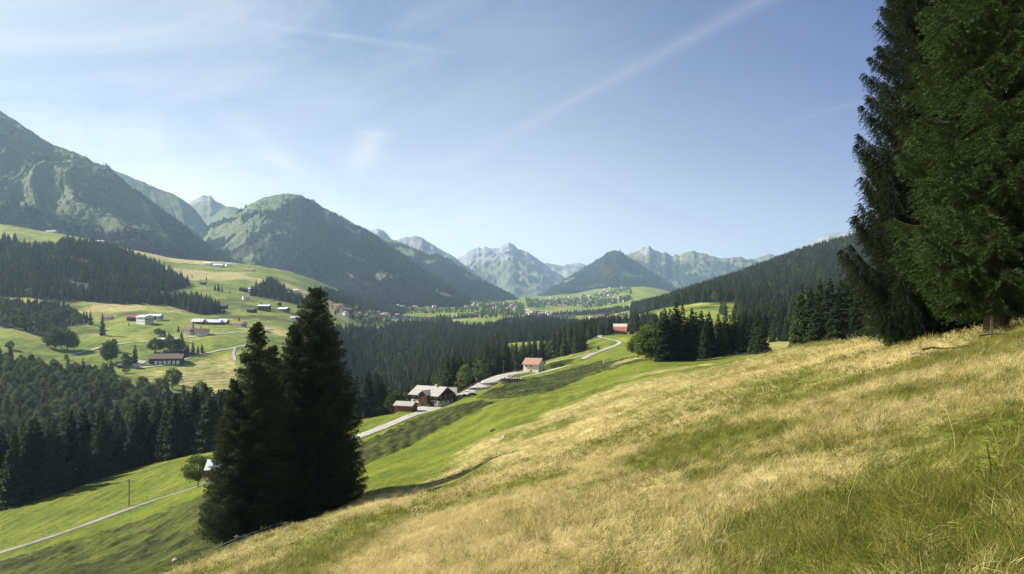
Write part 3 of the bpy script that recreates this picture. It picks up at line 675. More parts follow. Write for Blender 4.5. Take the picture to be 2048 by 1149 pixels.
# ------------------------------------------------------------------ where the trees stand
def poisson(P, r, rng):
    """thin points so that no two are closer than r (r per point)"""
    order = rng.permutation(len(P)); cell = {}; keep = []
    cs = float(np.max(r)) if len(P) else 1
    for i in order:
        x, y = P[i]; cx, cy = int(x//cs), int(y//cs); ok = True
        for a in (-1, 0, 1):
            for b in (-1, 0, 1):
                for j in cell.get((cx+a, cy+b), ()):
                    if (P[j][0]-x)**2+(P[j][1]-y)**2 < r[i]**2: ok = False; break
                if not ok: break
            if not ok: break
        if ok: cell.setdefault((cx, cy), []).append(i); keep.append(i)
    return np.array(keep)
T_S = []   # spruce: x, y, height, radius factor, region
T_B = []   # broadleaf
rs = np.random.default_rng(31)
BMIX = dict(band=.0, mixed=.84, mixed2=.6, upper=.04, upper2=.05, upper3=.05, upper4=.06, gorge=.17, gorge2=.12, gorge3=.25, slope=.16, rows=.04)
HGT = dict(band=24, mixed=17, mixed2=15, upper=21, upper2=22, upper3=18, upper4=19, gorge=21, gorge2=20, gorge3=15, slope=23, rows=23)
for (k, a, b, poly, sp) in WOODS:
    pu = [p[0] for p in poly]; u0, u1 = max(min(pu), -420), min(max(pu), 2250)
    # candidates on a jittered world grid
    x0, x1 = (u0-U0)/F*b if u0 < U0 else (u0-U0)/F*a, (u1-U0)/F*b if u1 > U0 else (u1-U0)/F*a
    gx, gy = np.meshgrid(np.arange(x0, x1, sp*.86), np.arange(a, b, sp*.86)); gx = gx.ravel(); gy = gy.ravel()
    gx = gx+rs.uniform(-.48, .48, len(gx))*sp; gy = gy+rs.uniform(-.48, .48, len(gy))*sp
    u = U0+F*gx/gy; z = ground(gx, gy); v = H-F*z/gy
    ok = (gy > a) & (gy < b) & (u > u0) & (u < u1) & inpoly(u, v, poly)
    if k in ('upper', 'gorge3', 'upper4'): ok &= fbm(gx*.006, gy*.006, 3, 77) > (-.28 if k != 'gorge3' else -.05)
    if k == 'gorge2': ok &= ~((gy > 1700) & (fbm(gx*.006, gy*.006, 3, 78) < -.30))
    if k == 'gorge': ok &= ~((gy < 1e9) & inpoly(u, v, [(1018,700),(1100,694),(1178,696),(1178,683),(1100,678),(1018,680)]))
    if k == 'gorge':      # the forest keeps its distance from the farm road and the paths
        for Q, q in ((ROAD_MAIN, 25), (PATH_B, 15), (ROAD_FAR, 15), (PATH_A, 12)): ok &= seg_dist(gx, gy, Q[:, :2]) > q
        ok &= np.hypot(gx-(868-U0)/F*335, gy-335) > 19
    gx, gy, z, u, v = gx[ok], gy[ok], z[ok], u[ok], v[ok]
    bl = rs.random(len(gx)) < BMIX[k]+.22*(fbm(gx*.02, gy*.02, 2, 79))*(BMIX[k] > .05)
    if k == 'mixed': bl &= ~((v > 890) & (rs.random(len(gx)) < .5))
    hh = HGT[k]*rs.uniform(.50, 1.22, len(gx)); 
    for x, y, zz, h, bb in zip(gx, gy, z, hh, bl):
        (T_B if bb else T_S).append((x, y, zz, h*(.62 if bb else 1), k))
# hand-placed trees: (bearing, row of the foot, approximate distance, height in photo px, kind)
SOLO = [  # spruces in the left meadows and in the valley
 (205,672,840,46),(181,650,840,30),(270,727,700,38),(240,727,700,0),(363,684,860,24),(357,665,980,14),(402,664,980,13),(386,657,985,12),(330,672,980,14),(338,674,980,12),
 (386,712,760,30),(396,710,770,20),(404,707,775,22),(372,712,765,26),(376,706,800,20),(22,722,760,30),(60,708,760,0),
 (430,582,1600,14),(437,583,1600,17),(444,583,1600,12),(460,586,1700,8),(478,642,1300,10),(522,617,1450,14),(552,575,1900,12),(562,572,1900,10),
 (384,556,1900,7),(413,561,1900,8),(258,652,950,8),(30,640,900,0),
]
SOLO_B = [(95,696,820,30),(110,700,810,44),(122,698,812,40),(135,701,800,42),(148,700,805,30),(310,706,800,30),(322,704,800,26),(340,705,800,34),(352,703,800,26),(362,704,795,24),(326,700,820,20),
 (316,672,960,16),(324,674,960,14),(228,706,790,28),(216,728,760,46),(222,725,770,40),(250,736,740,30),(262,735,735,22),(10,655,900,22),(28,658,900,26),(46,662,905,30),(20,700,800,18),(132,721,760,12),(1020,655,1500,14),
 (310,642,1000,10),(350,712,760,22),(362,712,758,20),(252,747,690,14),(285,786,600,34),(320,790,590,36),(345,778,600,40),(355,770,620,30),(402,800,560,36),(450,640,1400,0)]
RIDGE = [(d, u) for d, u in ()]
for u, v, dg, hp in SOLO:
    if hp: x, y, z = solve(u, v, dg*.72, dg*1.5); T_S.append((x, y, z, hp*y/F, 'solo'))
for u, v, dg, hp in SOLO_B:
    if hp: x, y, z = solve(u, v, dg*.72, dg*1.5); T_B.append((x, y, z, hp*y/F, 'solo'))
# the clump below the meadow at the right, and the dark row behind the grassy crest
CL = []
for (u, v, d, hp) in [(1330,723,238,100),(1352,722,236,112),(1365,719,244,108),(1384,717,246,104),(1403,716,250,98),(1418,716,248,96),(1436,713,254,92),(1452,712,256,88),(1468,710,262,84),
     (1484,709,262,78),(1500,707,262,80),(1516,707,266,86),(1524,709,262,64),(1375,722,236,84),(1340,716,262,96),(1358,712,270,104),(1392,711,272,98),(1424,709,280,92),(1460,707,285,90),(1492,705,290,84),(1322,718,252,92),(1310,715,262,84),(1443,714,250,70),(1410,718,244,72),(1345,708,285,102),(1380,707,290,100),(1412,706,296,100),(1447,705,300,94),(1478,704,305,88),
     (1545,686,520,40),(1562,684,530,46),(1572,686,510,38),(1555,680,600,50)]:
    T_S.append((*solve(u, v, d*.85, d*1.3), hp*d/F, 'clump')); CL.append(1)
for (u, d, hp) in [(1604,170,136),(1622,166,128),(1640,172,140),(1660,160,146),(1682,168,140),(1702,158,150),(1722,150,140),(1740,162,150),(1760,140,150),(1780,150,160),(1800,135,160),(1612,190,130),(1650,195,140),(1690,190,140),(1730,186,150),(1590,178,96),(1830,150,170),(1632,158,96),(1672,152,104),(1712,146,100),(1750,140,110)]:
    x = (u-U0)/F*d; T_S.append((x, d, float(ground(x, d)), hp*d/F, 'row'))
for (u, v, d, hp) in [(1284,720,255,58),(1292,722,248,66),(1276,716,270,54),(1303,721,246,60),(1298,712,285,74),(1285,712,290,62)]:
    T_B.append((*solve(u, v, d*.85, d*1.3), hp*d/F, 'clump'))
# single trees by the farm
for (u, v, d, hp) in [(787,829,300,52),(800,802,345,44),(812,799,350,40),(868,775,362,38),(780,792,350,46),(930,778,352,48),(960,768,372,46),(745,815,330,40)]:
    T_B.append((*solve(u, v, d*.85, d*1.3), hp*d/F, 'farm'))
# thin groves and single trees between the houses of the valley and on the terraces
for (poly, d0, d1, n, pb, hm) in (([(655,618),(740,618),(860,604),(1045,606),(1050,632),(940,640),(800,652),(690,655)], 1700, 5000, 900, .6, 13),
      ([(1050,600),(1130,590),(1262,562),(1265,626),(1180,630),(1060,628)], 3400, 9000, 1500, .5, 15), ([(808,575),(900,588),(1000,604),(860,600)], 3000, 5500, 70, .4, 12),
      ([(560,590),(650,612),(700,628),(660,632),(600,612)], 1500, 2700, 40, .5, 10), ([(1160,640),(1290,634),(1290,650),(1170,652)], 1500, 2400, 60, .6, 11)):
    pu = [p[0] for p in poly]; pv = [p[1] for p in poly]; uu = rs.uniform(min(pu), max(pu), n*4); dd = np.exp(rs.uniform(math.log(d0), math.log(d1), n*4)); xx = (uu-U0)/F*dd; zz = ground(xx, dd); vv = H-F*zz/dd
    ok = inpoly(uu, vv, poly) & (fbm(xx*.004, dd*.0025, 4, 95) > -.02)
    for x, y, z, b_ in list(zip(xx[ok], dd[ok], zz[ok], rs.random(ok.sum()) < pb))[:n]: (T_B if b_ else T_S).append((x, y, z, hm*rs.uniform(.6, 1.5), 'far'))
T_S = [t for t in T_S if t[3] > 3]; T_B = [t for t in T_B if t[3] > 2]
def split(lst, nmax):
    A = np.array([(t[0], t[1], t[2], t[3]) for t in lst]); reg = np.array([t[4] for t in lst])
    u = U0+F*A[:, 0]/A[:, 1]; top = H-F*(A[:, 2]+A[:, 3])/A[:, 1]
    # how much of each one shows: nearer trees in the same column hide it
    key = F*A[:, 3]/A[:, 1]*((u > -10) & (u < 2058))
    # behind the big spruces at the left and right, or behind the nearer crest
    hid = ((u > 450) & (u < 690) & (top > 690)) | (u > 1795)
    order = np.argsort(A[:, 1]); cols = np.full(2100//4+2, 1e9); vis = np.zeros(len(A))
    for i in order:
        c0 = int(u[i]//4)
        if 0 <= c0 < len(cols):
            vis[i] = min(F*A[i, 3]/A[i, 1], cols[c0]-top[i]); w = max(0, int(F*A[i, 3]*.13/A[i, 1]/4))
            cols[max(0, c0-w):c0+w+1] = np.minimum(cols[max(0, c0-w):c0+w+1], top[i]+4)
    key = key*(vis > 3)*~hid+.001*vis
    # spread by how large they show
    idx = np.argsort(-key)[:nmax]; m = np.zeros(len(A), bool); m[idx] = True
    return A, reg, m, u
LAB_S = dict(band='dark spruce in the dense band above the lower left meadow', mixed='dark spruce among bushy broadleaf trees on the gorge side', mixed2='dark spruce in the small wood high in the left meadows',
  upper='dark spruce in the forest above the left meadows', gorge='dark spruce in the gorge forest behind the farm road', gorge2='dark spruce in the far part of the gorge forest', slope='dark spruce on the forested hillside at the right',
  rows='tall dark spruce in the rows behind the small clump', solo='lone dark spruce standing in the left meadows', clump='dark spruce in the clump at the foot of the dry slope', row='dark spruce in the row behind the grassy crest')
LAB_B = dict(mixed='bushy broadleaf tree on the dark gorge side below the barns', mixed2='bushy broadleaf tree in the small wood high in the left meadows', gorge='pale green broadleaf tree among the gorge spruces',
  solo='round broadleaf tree standing in the left meadows', clump='leafy green tree at the left end of the spruce clump', farm='leafy green tree beside the farmhouse', slope='light green tree among the spruces of the right hillside')
def plant(lst, nmax, protos, far, name, cat, labs, Hp, kname, klabel, grp):
    A, reg, m, u = split(lst, nmax); rr = np.random.default_rng(77)
    for i in np.where(m)[0]:
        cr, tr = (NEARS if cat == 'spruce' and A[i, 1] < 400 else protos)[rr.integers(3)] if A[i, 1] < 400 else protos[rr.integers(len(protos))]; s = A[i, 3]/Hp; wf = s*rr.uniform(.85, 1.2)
        e = link(name, None, None, (A[i, 0], A[i, 1], A[i, 2]-.3), rr.uniform(0, 6.28), (wf, wf, s))
        lab = labs.get(reg[i], '%s in the distant woods of the valley' % cat)
        tag(e, lab, cat, grp+' - '+lab.split(' ', 1)[1] if False else lab+'s' if False else grp+': '+reg[i])
        e['group'] = {'band': 'spruces of the dark band', 'gorge': 'spruces of the gorge forest'}.get(reg[i], lab) if cat == 'spruce' else lab
        link('crown', cr, e); link('trunk', tr, e)
    r = ~m; A = A[r]
    near = A[:, 1] < 1150
    sc = A[:, 3]/Hp; w = sc*rr.uniform(.85, 1.25, len(A)); np_ = len(protos); ix = np.where(near, rr.integers(0, np_, len(A)), np_+rr.integers(0, len(far), len(A)))
    P = A[:, :3].copy(); P[:, 2] -= .4
    return P, np.stack([w, w, sc], 1), rr.uniform(0, 6.28, len(A)), ix
def mountain_trees():
    rr = np.random.default_rng(9); out = []
    for key, n, hpx, skip in (('left_peak', 42000, 20, 0), ('dome', 34000, 21, 0), ('wood_ridge', 14000, 23, 0), ('wooded_pyramid', 9000, 26, 0), ('twin_peak', 5000, 26, 0)):
        X, Y, Z, W = MOUNT[key]; nr, nc = X.shape
        i = rr.uniform(0, nr-1.001, n); j = rr.uniform(0, nc-1.001, n); a, b = i.astype(int), j.astype(int); fi, fj = i-a, j-b
        g = lambda M: (M[a, b]*(1-fi)+M[a+1, b]*fi)*(1-fj)+(M[a, b+1]*(1-fi)+M[a+1, b+1]*fi)*fj
        x, y, z, w = g(X), g(Y), g(Z), W[a, b]
        dens = fbm(x*.004, y*.004, 4, 91)
        ok = (w > .5) & (dens+rr.uniform(-.1, .1, n) > -.40) | ((w < .5) & (dens > .15) & (rr.random(n) < .05))
        ok &= (z > -120)
        for q in zip(x[ok], y[ok], z[ok]-1.5): out.append(q+(hpx*rr.uniform(.6, 1.15),))
    for key, n, h in (('left_peak', 26000, 5), ('dome', 9000, 5), ('grass_ridge', 3000, 4), ('wood_ridge', 3000, 6)):      # scrub on the open slopes
        X, Y, Z, W = MOUNT[key]; nr, nc = X.shape; a, b = rr.integers(0, nr-1, n), rr.integers(0, nc-1, n); x, y, z = X[a, b], Y[a, b], Z[a, b]
        x2 = X[a, b+1]; fx = rr.random(n); x = x+(x2-x)*fx; z = z+(Z[a, b+1]-z)*fx
        ok = (W[a, b] < .5) & (fbm(x*.012, y*.012, 4, 97)+rr.uniform(-.12, .12, n) > .02) & (z > -100)
        for q in zip(x[ok], y[ok], z[ok]-.5): SCR.append(q+(h*rr.uniform(.6, 1.5),))
    return np.array(out)
SCR = []
P, S, RZ, IX = plant(T_S, 300, MIDS, FARS, 'spruce', 'spruce', LAB_S, 20, 'x', 'x', 'spruces')
MT = mountain_trees()
rr = np.random.default_rng(4)
ms = MT[:, 3]/20; mw = ms*rr.uniform(.9, 1.4, len(MT))
bl = rr.random(len(MT)) < .10+.25*(fbm(MT[:, 0]*.003, MT[:, 1]*.003, 3, 92) > .15)
c_s = protocol('spruce_sources', [a for a, b in MIDS]+FARS)
c_b = protocol('broadleaf_sources', [a for a, b in BRO]+BROF)
scatter('spruce_forest', 'dense dark spruce forest covering the gorge, hillsides and mountain flanks', c_s,
        np.vstack([P, MT[~bl, :3]]), np.vstack([S, np.stack([mw, mw, ms], 1)[~bl]]), np.concatenate([RZ, rr.uniform(0, 6.28, (~bl).sum())]),
        np.concatenate([IX, len(MIDS)+rr.integers(0, 4, (~bl).sum())]))
SCR = np.array(SCR)
scatter('mountain_scrub', 'low dark scrub dotted over the open alpine slopes', c_b, SCR[:, :3], np.stack([SCR[:, 3]/11*1.5, SCR[:, 3]/11*1.5, SCR[:, 3]/14], 1), rr.uniform(0, 6.28, len(SCR)), 4+rr.integers(0, 3, len(SCR)))
Pb, Sb, RZb, IXb = plant(T_B, 260, BRO, BROF, 'broadleaf_tree', 'broadleaf tree', LAB_B, 14, 'x', 'x', 'trees')
k = bl.sum(); bs = MT[bl, 3]/20*.85
scatter('broadleaf_forest', 'lighter green broadleaf woods mixed into the spruce forests', c_b, np.vstack([Pb, MT[bl, :3]]), np.vstack([Sb, np.stack([bs]*3, 1)]),
        np.concatenate([RZb, rr.uniform(0, 6.28, k)]), np.concatenate([IXb, 4+rr.integers(0, 3, k)]))
print('TREES', len(T_S), len(T_B), len(MT))
# ------------------------------------------------------------------ the big spruces close by
def merge_leaf(bufs): pass
def hero(name, label, u, d, spec, mat, seed, rz=0.0, group=None, v=None):
    rng = np.random.default_rng(seed)
    key = (tuple(sorted(spec.items())), mat.name)
    if key not in HCACHE:
        c, t = hero_spruce(rng, **spec); HCACHE[key] = (c.mesh('spruce_crown', mat), t.mesh('spruce_trunk', M_BARK, True))
    x = (u-U0)/F*d; z = float(ground(x, d))
    e = link(name, None, None, (x, d, z), rz); tag(e, label, 'spruce', group)
    link('crown', HCACHE[key][0], e); link('trunk', HCACHE[key][1], e); return e
HCACHE = {}
# right edge: one dark tree with sweeping boughs, one fresh green tree in front of it, more behind
hero('spruce_tree', 'tall dark spruce with sweeping arched boughs against the blue sky beside the fresh green spruce', 1860, 40, dict(Ht=31, Rad=4.9, base=.5, whorl=.60, per=8, twig=.15, droop=.55, tw_step=.07, curve=2.0, nar=.26, hg=.8, curtain=1.0, fw=1.1, fine=1, dn=1.4), M_SPRD, 1)
hero('spruce_tree', 'fresh green sunlit spruce with a thick trunk standing on the grassy crest', 1992, 27, dict(Ht=25, Rad=3.45, base=1.2, whorl=.64, per=14, twig=.12, droop=.28, tw_step=.062, curve=1.45, prof=.62, nar=.24, hg=.34, curtain=.4, fw=1.0, fine=1, dn=1.4), M_SPR2, 2, .4)
hero('spruce_tree', 'green spruce cut by the picture edge with a bare reddish trunk foot', 2120, 31, dict(Ht=25, Rad=3.45, base=1.2, whorl=.64, per=14, twig=.12, droop=.28, tw_step=.062, curve=1.45, prof=.62, nar=.24, hg=.34, curtain=.4, fw=1.0, fine=1, dn=1.4), M_SPR2, 2, 2.1)
hero('spruce_tree', 'dark drooping spruce behind the fresh green one with branches down to the grass', 1915, 46, dict(Ht=31, Rad=4.9, base=.5, whorl=.60, per=8, twig=.15, droop=.55, tw_step=.07, curve=2.0, nar=.26, hg=.8, curtain=1.0, fw=1.1, fine=1, dn=1.4), M_SPRD, 1, 2.6)
hero('spruce_tree', 'dark spruce behind the thick trunk, half hidden by the fresh green spruce', 1985, 54, dict(Ht=31, Rad=4.9, base=.5, whorl=.60, per=8, twig=.15, droop=.55, tw_step=.07, curve=2.0, nar=.26, hg=.8, curtain=1.0, fw=1.1, fine=1, dn=1.4), M_SPRD, 1, 4.0)
hero('spruce_tree', 'small bushy dark spruce at the foot of the tall dark one', 1800, 50, dict(Ht=9, Rad=2.6, base=.2, whorl=.36, per=6, twig=.15, droop=.2, tw_step=.14, curve=1.1), M_SPRD, 3)
# left group on the edge of the dry slope
GL = 'spruces clustered on the edge of the dry slope'
SPA = dict(Ht=29.5, Rad=6.9, base=1.2, whorl=.46, per=8, twig=.26, droop=.28, tw_step=.2, curve=1.25, prof=.62)
SPB = dict(Ht=25, Rad=5.5, base=1.6, whorl=.48, per=7, twig=.25, droop=.26, tw_step=.22, curve=1.2, prof=.78)
hero('spruce_tree', 'tallest spruce of the dark group on the dry slope, with the broad pointed crown', 630, 87, SPA, M_SPRD, 4, 0, GL)
hero('spruce_tree', 'second highest spruce tip of the dark group, left of the tallest one', 513, 80, SPB, M_SPRD, 5, 0, GL)
for (u, d, s, rz, lb) in ((588, 85, 1.0, 1.0, 'slim spruce between the tallest tree and the second tip of the dark group'), (468, 79, .76, 2.2, 'lowest spruce of the dark group beside the shaded bank'),
                  (662, 92, .88, 3.1, 'spruce at the upper side of the dark group leaning over the green pasture'), (600, 84, .72, 4.4, 'short spruce in front of the tallest tree of the dark group'), (546, 86, .93, 5.0, 'short spruce hidden in the middle of the dark group'), (450, 82, .58, .7, 'shortest spruce at the lower end of the dark group')):
    e = hero('spruce_tree', lb, u, d, SPB, M_SPRD, 5, rz, GL); e.scale = (s*.98, s*.98, s)

# gnarled broadleaf tree on the lane
x, y, z = solve(396, 974, 150, 230)
c, t = broad_crown(np.random.default_rng(3), 9.0, 4.6, 90, 90, .30, .2)
e = link('fruit_tree', None, None, (x, y, z)); tag(e, 'round grey green fruit tree leaning over the lane beside the dark spruce group', 'fruit tree')
link('crown', c.mesh('fruit_crown', M_LEAF), e); link('trunk', t.mesh('fruit_trunk', M_BARK), e)
# yellow and red shrubs at the farm
for (u, v, d, h, m, lab) in ((914, 783, 345, 5.5, M_YEL, 'yellowing shrub at the roadside above the farmhouse'), (897, 789, 338, 3.2, M_REDL, 'dark red shrub at the gable of the farmhouse'), (825, 803, 335, 2.2, M_REDL, 'small red shrub at the near corner of the farmhouse'),
                       (906, 797, 333, 2.2, M_LEAF, 'low dark green bush on the lawn above the farmhouse'), (1130, 706, 505, 3.4, M_LEAF, 'small green bush at the field path on the pasture'), (1197, 700, 500, 2.5, M_LEAF, 'small bush by the bend of the gravel road')):
    x, y, z = solve(u, v, d*.8, d*1.25); c, t = broad_crown(np.random.default_rng(int(u)), h, h*.42, 30, 30, .3, .08)
    e = link('shrub', None, None, (x, y, z)); tag(e, lab, 'shrub'); link('foliage', c.mesh('shrub_foliage', m), e); link('stem', t.mesh('shrub_stem', M_BARK), e)

# ------------------------------------------------------------------ grass
def mat_grass(name, stops, trans=.3):
    m, nt, b = newmat(name); oi = nt.nodes.new('ShaderNodeObjectInfo'); P = objco(nt)
    n = noise_tex(nt, P, 9, 2, .5)
    f = mth(nt, 'ADD', mth(nt, 'MULTIPLY', n, .5), mth(nt, 'MULTIPLY', oi.outputs['Random'], .5))
    c = ramp(nt, f, stops); nt.links.new(c, b.inputs['Base Color']); b.inputs['Roughness'].default_value = .6
    tr = nt.nodes.new('ShaderNodeBsdfTranslucent'); nt.links.new(c, tr.inputs[0]); mx = nt.nodes.new('ShaderNodeMixShader'); mx.inputs[0].default_value = trans
    nt.links.new(b.outputs[0], mx.inputs[1]); nt.links.new(tr.outputs[0], mx.inputs[2]); nt.links.new(mx.outputs[0], [q for q in nt.nodes if q.type == 'OUTPUT_MATERIAL'][0].inputs[0])
    return m
M_HAY = mat_grass('dry_grass', [(.2, (.23,.175,.065)), (.38, (.45,.365,.15)), (.6, (.62,.52,.235)), (.85, (.75,.67,.37))], .35)
M_GRN = mat_grass('green_grass', [(.2, (.035,.048,.006)), (.5, (.10,.12,.014)), (.8, (.22,.22,.035))], .35)
M_MIXG = mat_grass('turning_grass', [(.2, (.07,.075,.014)), (.45, (.19,.185,.035)), (.8, (.42,.37,.10))], .35)
def tuft(rng, n, h, spread, lean, width):
    """a tuft of curved blades, each of three joined segments"""
    V = []; Fq = []; k = 0
    for i in range(n):
        a = rng.uniform(0, 6.283); r = spread*math.sqrt(rng.random()); p = np.array([math.cos(a)*r, math.sin(a)*r, -.03])
        hh = h*rng.uniform(.55, 1.15); la = rng.normal(0, .9); L = lean*rng.uniform(.4, 1.3)
        d = np.array([math.cos(la), math.sin(la)*.8, 0]); s = np.array([-d[1], d[0], 0])+rng.normal(0, .3, 3); s /= np.linalg.norm(s)
        for j, t in enumerate((0, .4, .75, 1)):
            q = p+d*(hh*L*t**1.7)+np.array([0, 0, hh*(t-.28*L*t*t)]); w = width*(1-t*.92)*.5
            V += [q-s*w, q+s*w]
            if j: Fq.append([k+2*j-2, k+2*j-1, k+2*j+1, k+2*j])
        k += 8
    return np.array(V), np.array(Fq)
rg2 = np.random.default_rng(8)
def tset(mat, n, h, spread, lean, w, cnt): return [mesh_np('grass_tuft', *tuft(rg2, n, h, spread, lean, w), mat) for _ in range(cnt)]
TUFTS = tset(M_HAY, 44, .20, .20, 1.25, .0044, 3)+tset(M_GRN, 44, .17, .20, 1.2, .0055, 3)+tset(M_MIXG, 42, .20, .19, 1.2, .0048, 2)
TUFTS += tset(M_HAY, 60, .25, .55, 1.2, .018, 2)+tset(M_GRN, 54, .16, .50, .9, .02, 2)+tset(M_MIXG, 56, .20, .52, 1.1, .018, 1)
c_g = protocol('grass_sources', TUFTS)
def hay_weight(x, y):
    n = fbm(x*.16, y*.07, 4, 44); w = 1-.85*sstep(n, .12, .42)
    m = fbm(x*.22+3, y*.16, 4, 47); nr = sstep(y, 60, 12)
    return w*(1-(.45+.5*nr)*sstep(m, -.24, .02))
def grass():
    rng = np.random.default_rng(15); PP = []; SS = []; RR = []; II = []; TT = []
    hl = [(-600,1400),(330,1150),(520,1076),(650,1028),(760,985),(880,945),(960,882),(1060,846),(1150,800),(1240,772),(1330,748),(1420,742),(1500,724),(1570,700),(1650,684),(2600,600)]
    for (a, b, dens, sc, big) in ((2.5, 7, 230, .80, 0), (7, 13, 120, .92, 0), (13, 24, 55, 1.05, 0), (24, 42, 9, .75, 1), (42, 75, 3.2, .95, 1), (75, 125, 1.1, 1.3, 1), (125, 230, .16, 1.6, 1)):
        u0, u1 = (-300, 3300) if b <= 24 else (-200, 2500) if b <= 75 else (-90, 2140); x0, x1 = (u0-U0)/F*b, (u1-U0)/F*b
        n = int((x1-x0)*(b-a)*dens); x = rng.uniform(x0, x1, n); y = rng.uniform(a, b, n); u = U0+F*x/y
        ok = (u > u0) & (u < u1); x, y, u = x[ok], y[ok], u[ok]; z = ground(x, y); v = H-F*z/y
        ok = (v < 1260) & (v > 600); x, y, u, v, z = x[ok], y[ok], u[ok], v[ok], z[ok]
        edge = v-interp(u, hl)+fbm(x*.05, y*.05, 4, 41)*26
        hw = hay_weight(x, y)*sstep(edge, -14, 16)*(y < 260)
        keep = (edge > -25) | (rng.random(len(x)) < .35)
        r = rng.random(len(x)); cl = fbm(x*1.1, y*1.1, 3, 66)
        keep &= cl+rng.uniform(-.5, .5, len(x)) > -.42
        o = 8 if big else 0; nh, ng_, nm = (2, 2, 1) if big else (3, 3, 2)
        ishay = r < hw*(.94-.42*sstep(u+.7*v+260*fbm(x*.3, y*.3, 3, 68), 1500, 2000)*(y < 26)); ismix = (~ishay) & (rng.random(len(x)) < .45); keep &= ishay | (rng.random(len(x)) < .75); 
        ix = np.where(ishay, o+rng.integers(0, nh, len(x)), np.where(ismix, o+nh+ng_+rng.integers(0, nm, len(x)), o+nh+rng.integers(0, ng_, len(x))))
        s = sc*rng.uniform(.65, 1.3, len(x))*(1+.35*cl)
        s = np.where(edge < 0, s*.55, s)
        wind = .55+3.2*fbm(x*.35, y*.35, 3, 67)
        PP.append(np.stack([x, y, z], 1)[keep]); SS.append(s[keep]); RR.append((wind+rng.normal(0, .8, len(x)))[keep]+math.pi*.0); II.append(ix[keep])
        TT.append(np.stack([rng.normal(0, .38, len(x)), rng.normal(.05, .38, len(x))], 1)[keep])
    P = np.vstack(PP); print('GRASS', len(P))
    scatter('grass', 'long dry straw coloured and green meadow grass on the near slope', c_g, P, np.concatenate(SS), np.concatenate(RR), np.concatenate(II), np.vstack(TT))
    # single long seed stalks standing out of the sward
    n = 170; y = 6+18*rng.random(n)**1.2; u = rng.uniform(500, 2700, n); x = (u-U0)/F*y
    B = Buf()
    for i in range(3):
        pass
    stalks = []
    for i in range(3):
        b = Buf(); hh = .62+.1*i; q = [(0, 0, -.02), (.03, 0, hh*.45), (.12, .02, hh*.85), (.22, .03, hh)]
        V, Q = tube(q, [.0022, .0018, .0014, .0009], 3); b.add(V, Q=Q)
        P0 = np.array([np.interp(t, [0, 1], [0, 1]) for t in np.linspace(0, 1, 16)]); pts = np.stack([.12+.10*P0, .02+.01*P0, hh*(.85+.15*P0)], 1)
        D = unit(rg2.normal(0, .5, (16, 3))+np.array([.6, 0, .8])); b.add(*[(a, None, c) for a, c in [leafs(pts, D, unit(np.cross(D, rg2.normal(0, 1, (16, 3)))), .035, .008)]][0])
        stalks.append(b.mesh('seed_stalk', M_HAY))
    scatter('seed_stalk_grass', 'thin pale seed stalks rising above the near meadow grass', protocol('stalk_sources', stalks), np.stack([x, y, ground(x, y)], 1), rng.uniform(.4, .95, n), rng.uniform(-1, 2, n), rng.integers(0, 3, n))
grass()
def weed(u, v, d0, d1, s, lab, seed):
    x, y, z = solve(u, v, d0, d1); rng = np.random.default_rng(seed)
    e = link('meadow_weed', None, None, (x, y, z), rng.uniform(0, 6), s); tag(e, lab, 'weed')
    B = Buf(); T = Buf()
    T.add(*[(a, None, b) for a, b in [tube([(0, 0, -.03), (.02, 0, .14), (.05, .02, .27)], [.006, .005, .003], 5)]][0])
    for i in range(11):
        a = i*2.4; D = unit(np.array([[math.cos(a), math.sin(a), .35]])); p = np.array([[.02, 0, .08+.018*i]]); W = unit(np.cross(D, [[0, 0, 1.0]]))
        V, Q = leafs(p, D, W, .11-.004*i, .06); V = V.copy(); V[2, 2] -= .02; B.add(V, Q=Q)
    link('foliage', B.mesh('weed_leaves', M_WEED, True), e); link('stem', T.mesh('weed_stem', M_GRN), e)
M_WEED = mat_leaf('weed_leaf', (.16,.20,.03), (.30,.33,.06), .3, 8)
weed(1985, 962, 3, 9, 1.3, 'pale yellow green leafy weed in the near grass under the spruces', 1)
weed(1965, 975, 3, 9, .8, 'small leafy weed just below the pale yellow green one', 2)
weed(1700, 1010, 3, 9, .9, 'leafy green weed alone in the near grass', 3)
# ------------------------------------------------------------------ roads
def mat_plain(name, ca, cb, sc=2.0, rough=.85, bumpd=0, stretch=None, detail=5):
    m, nt, b = newmat(name); P = objco(nt)
    if stretch: P = mapping(nt, P, stretch)
    n = noise_tex(nt, P, sc, detail, .65); nt.links.new(ramp(nt, n, [(.32, ca), (.68, cb)]), b.inputs['Base Color']); b.inputs['Roughness'].default_value = rough
    if bumpd: bump(nt, b, n, bumpd)
    return m
M_ROAD = mat_plain('pale_gravel', (.30,.275,.235), (.46,.43,.38), .8)
M_ASPH = mat_plain('grey_tarmac', (.20,.19,.175), (.30,.285,.265), .5)
M_WHITE = mat_plain('white_render', (.66,.64,.58), (.80,.78,.72), .7)
M_CREAM = mat_plain('cream_render', (.62,.57,.42), (.74,.69,.54), .7)
M_WOOD = mat_plain('dark_timber', (.035,.020,.012), (.10,.055,.030), 3, stretch=(1, 1, 8))
M_WOODR = mat_plain('red_brown_timber', (.14,.055,.028), (.26,.11,.055), 3, stretch=(8, 8, 1))
M_WOODG = mat_plain('weathered_timber', (.09,.075,.06), (.22,.19,.15), 3, stretch=(8, 8, 1))
M_GLASS = mat_plain('window_glass', (.02,.025,.03), (.05,.06,.07), 1, .15)
M_RTILE = mat_plain('red_roof_tiles', (.18,.085,.06), (.29,.15,.11), 1.2, bumpd=.05)
M_RTILE2 = mat_plain('faded_red_roof_tiles', (.29,.15,.11), (.41,.24,.18), 1.2, bumpd=.05)
M_BROOF = mat_plain('brown_roof_tiles', (.10,.065,.05), (.20,.14,.11), 1.2, bumpd=.05)
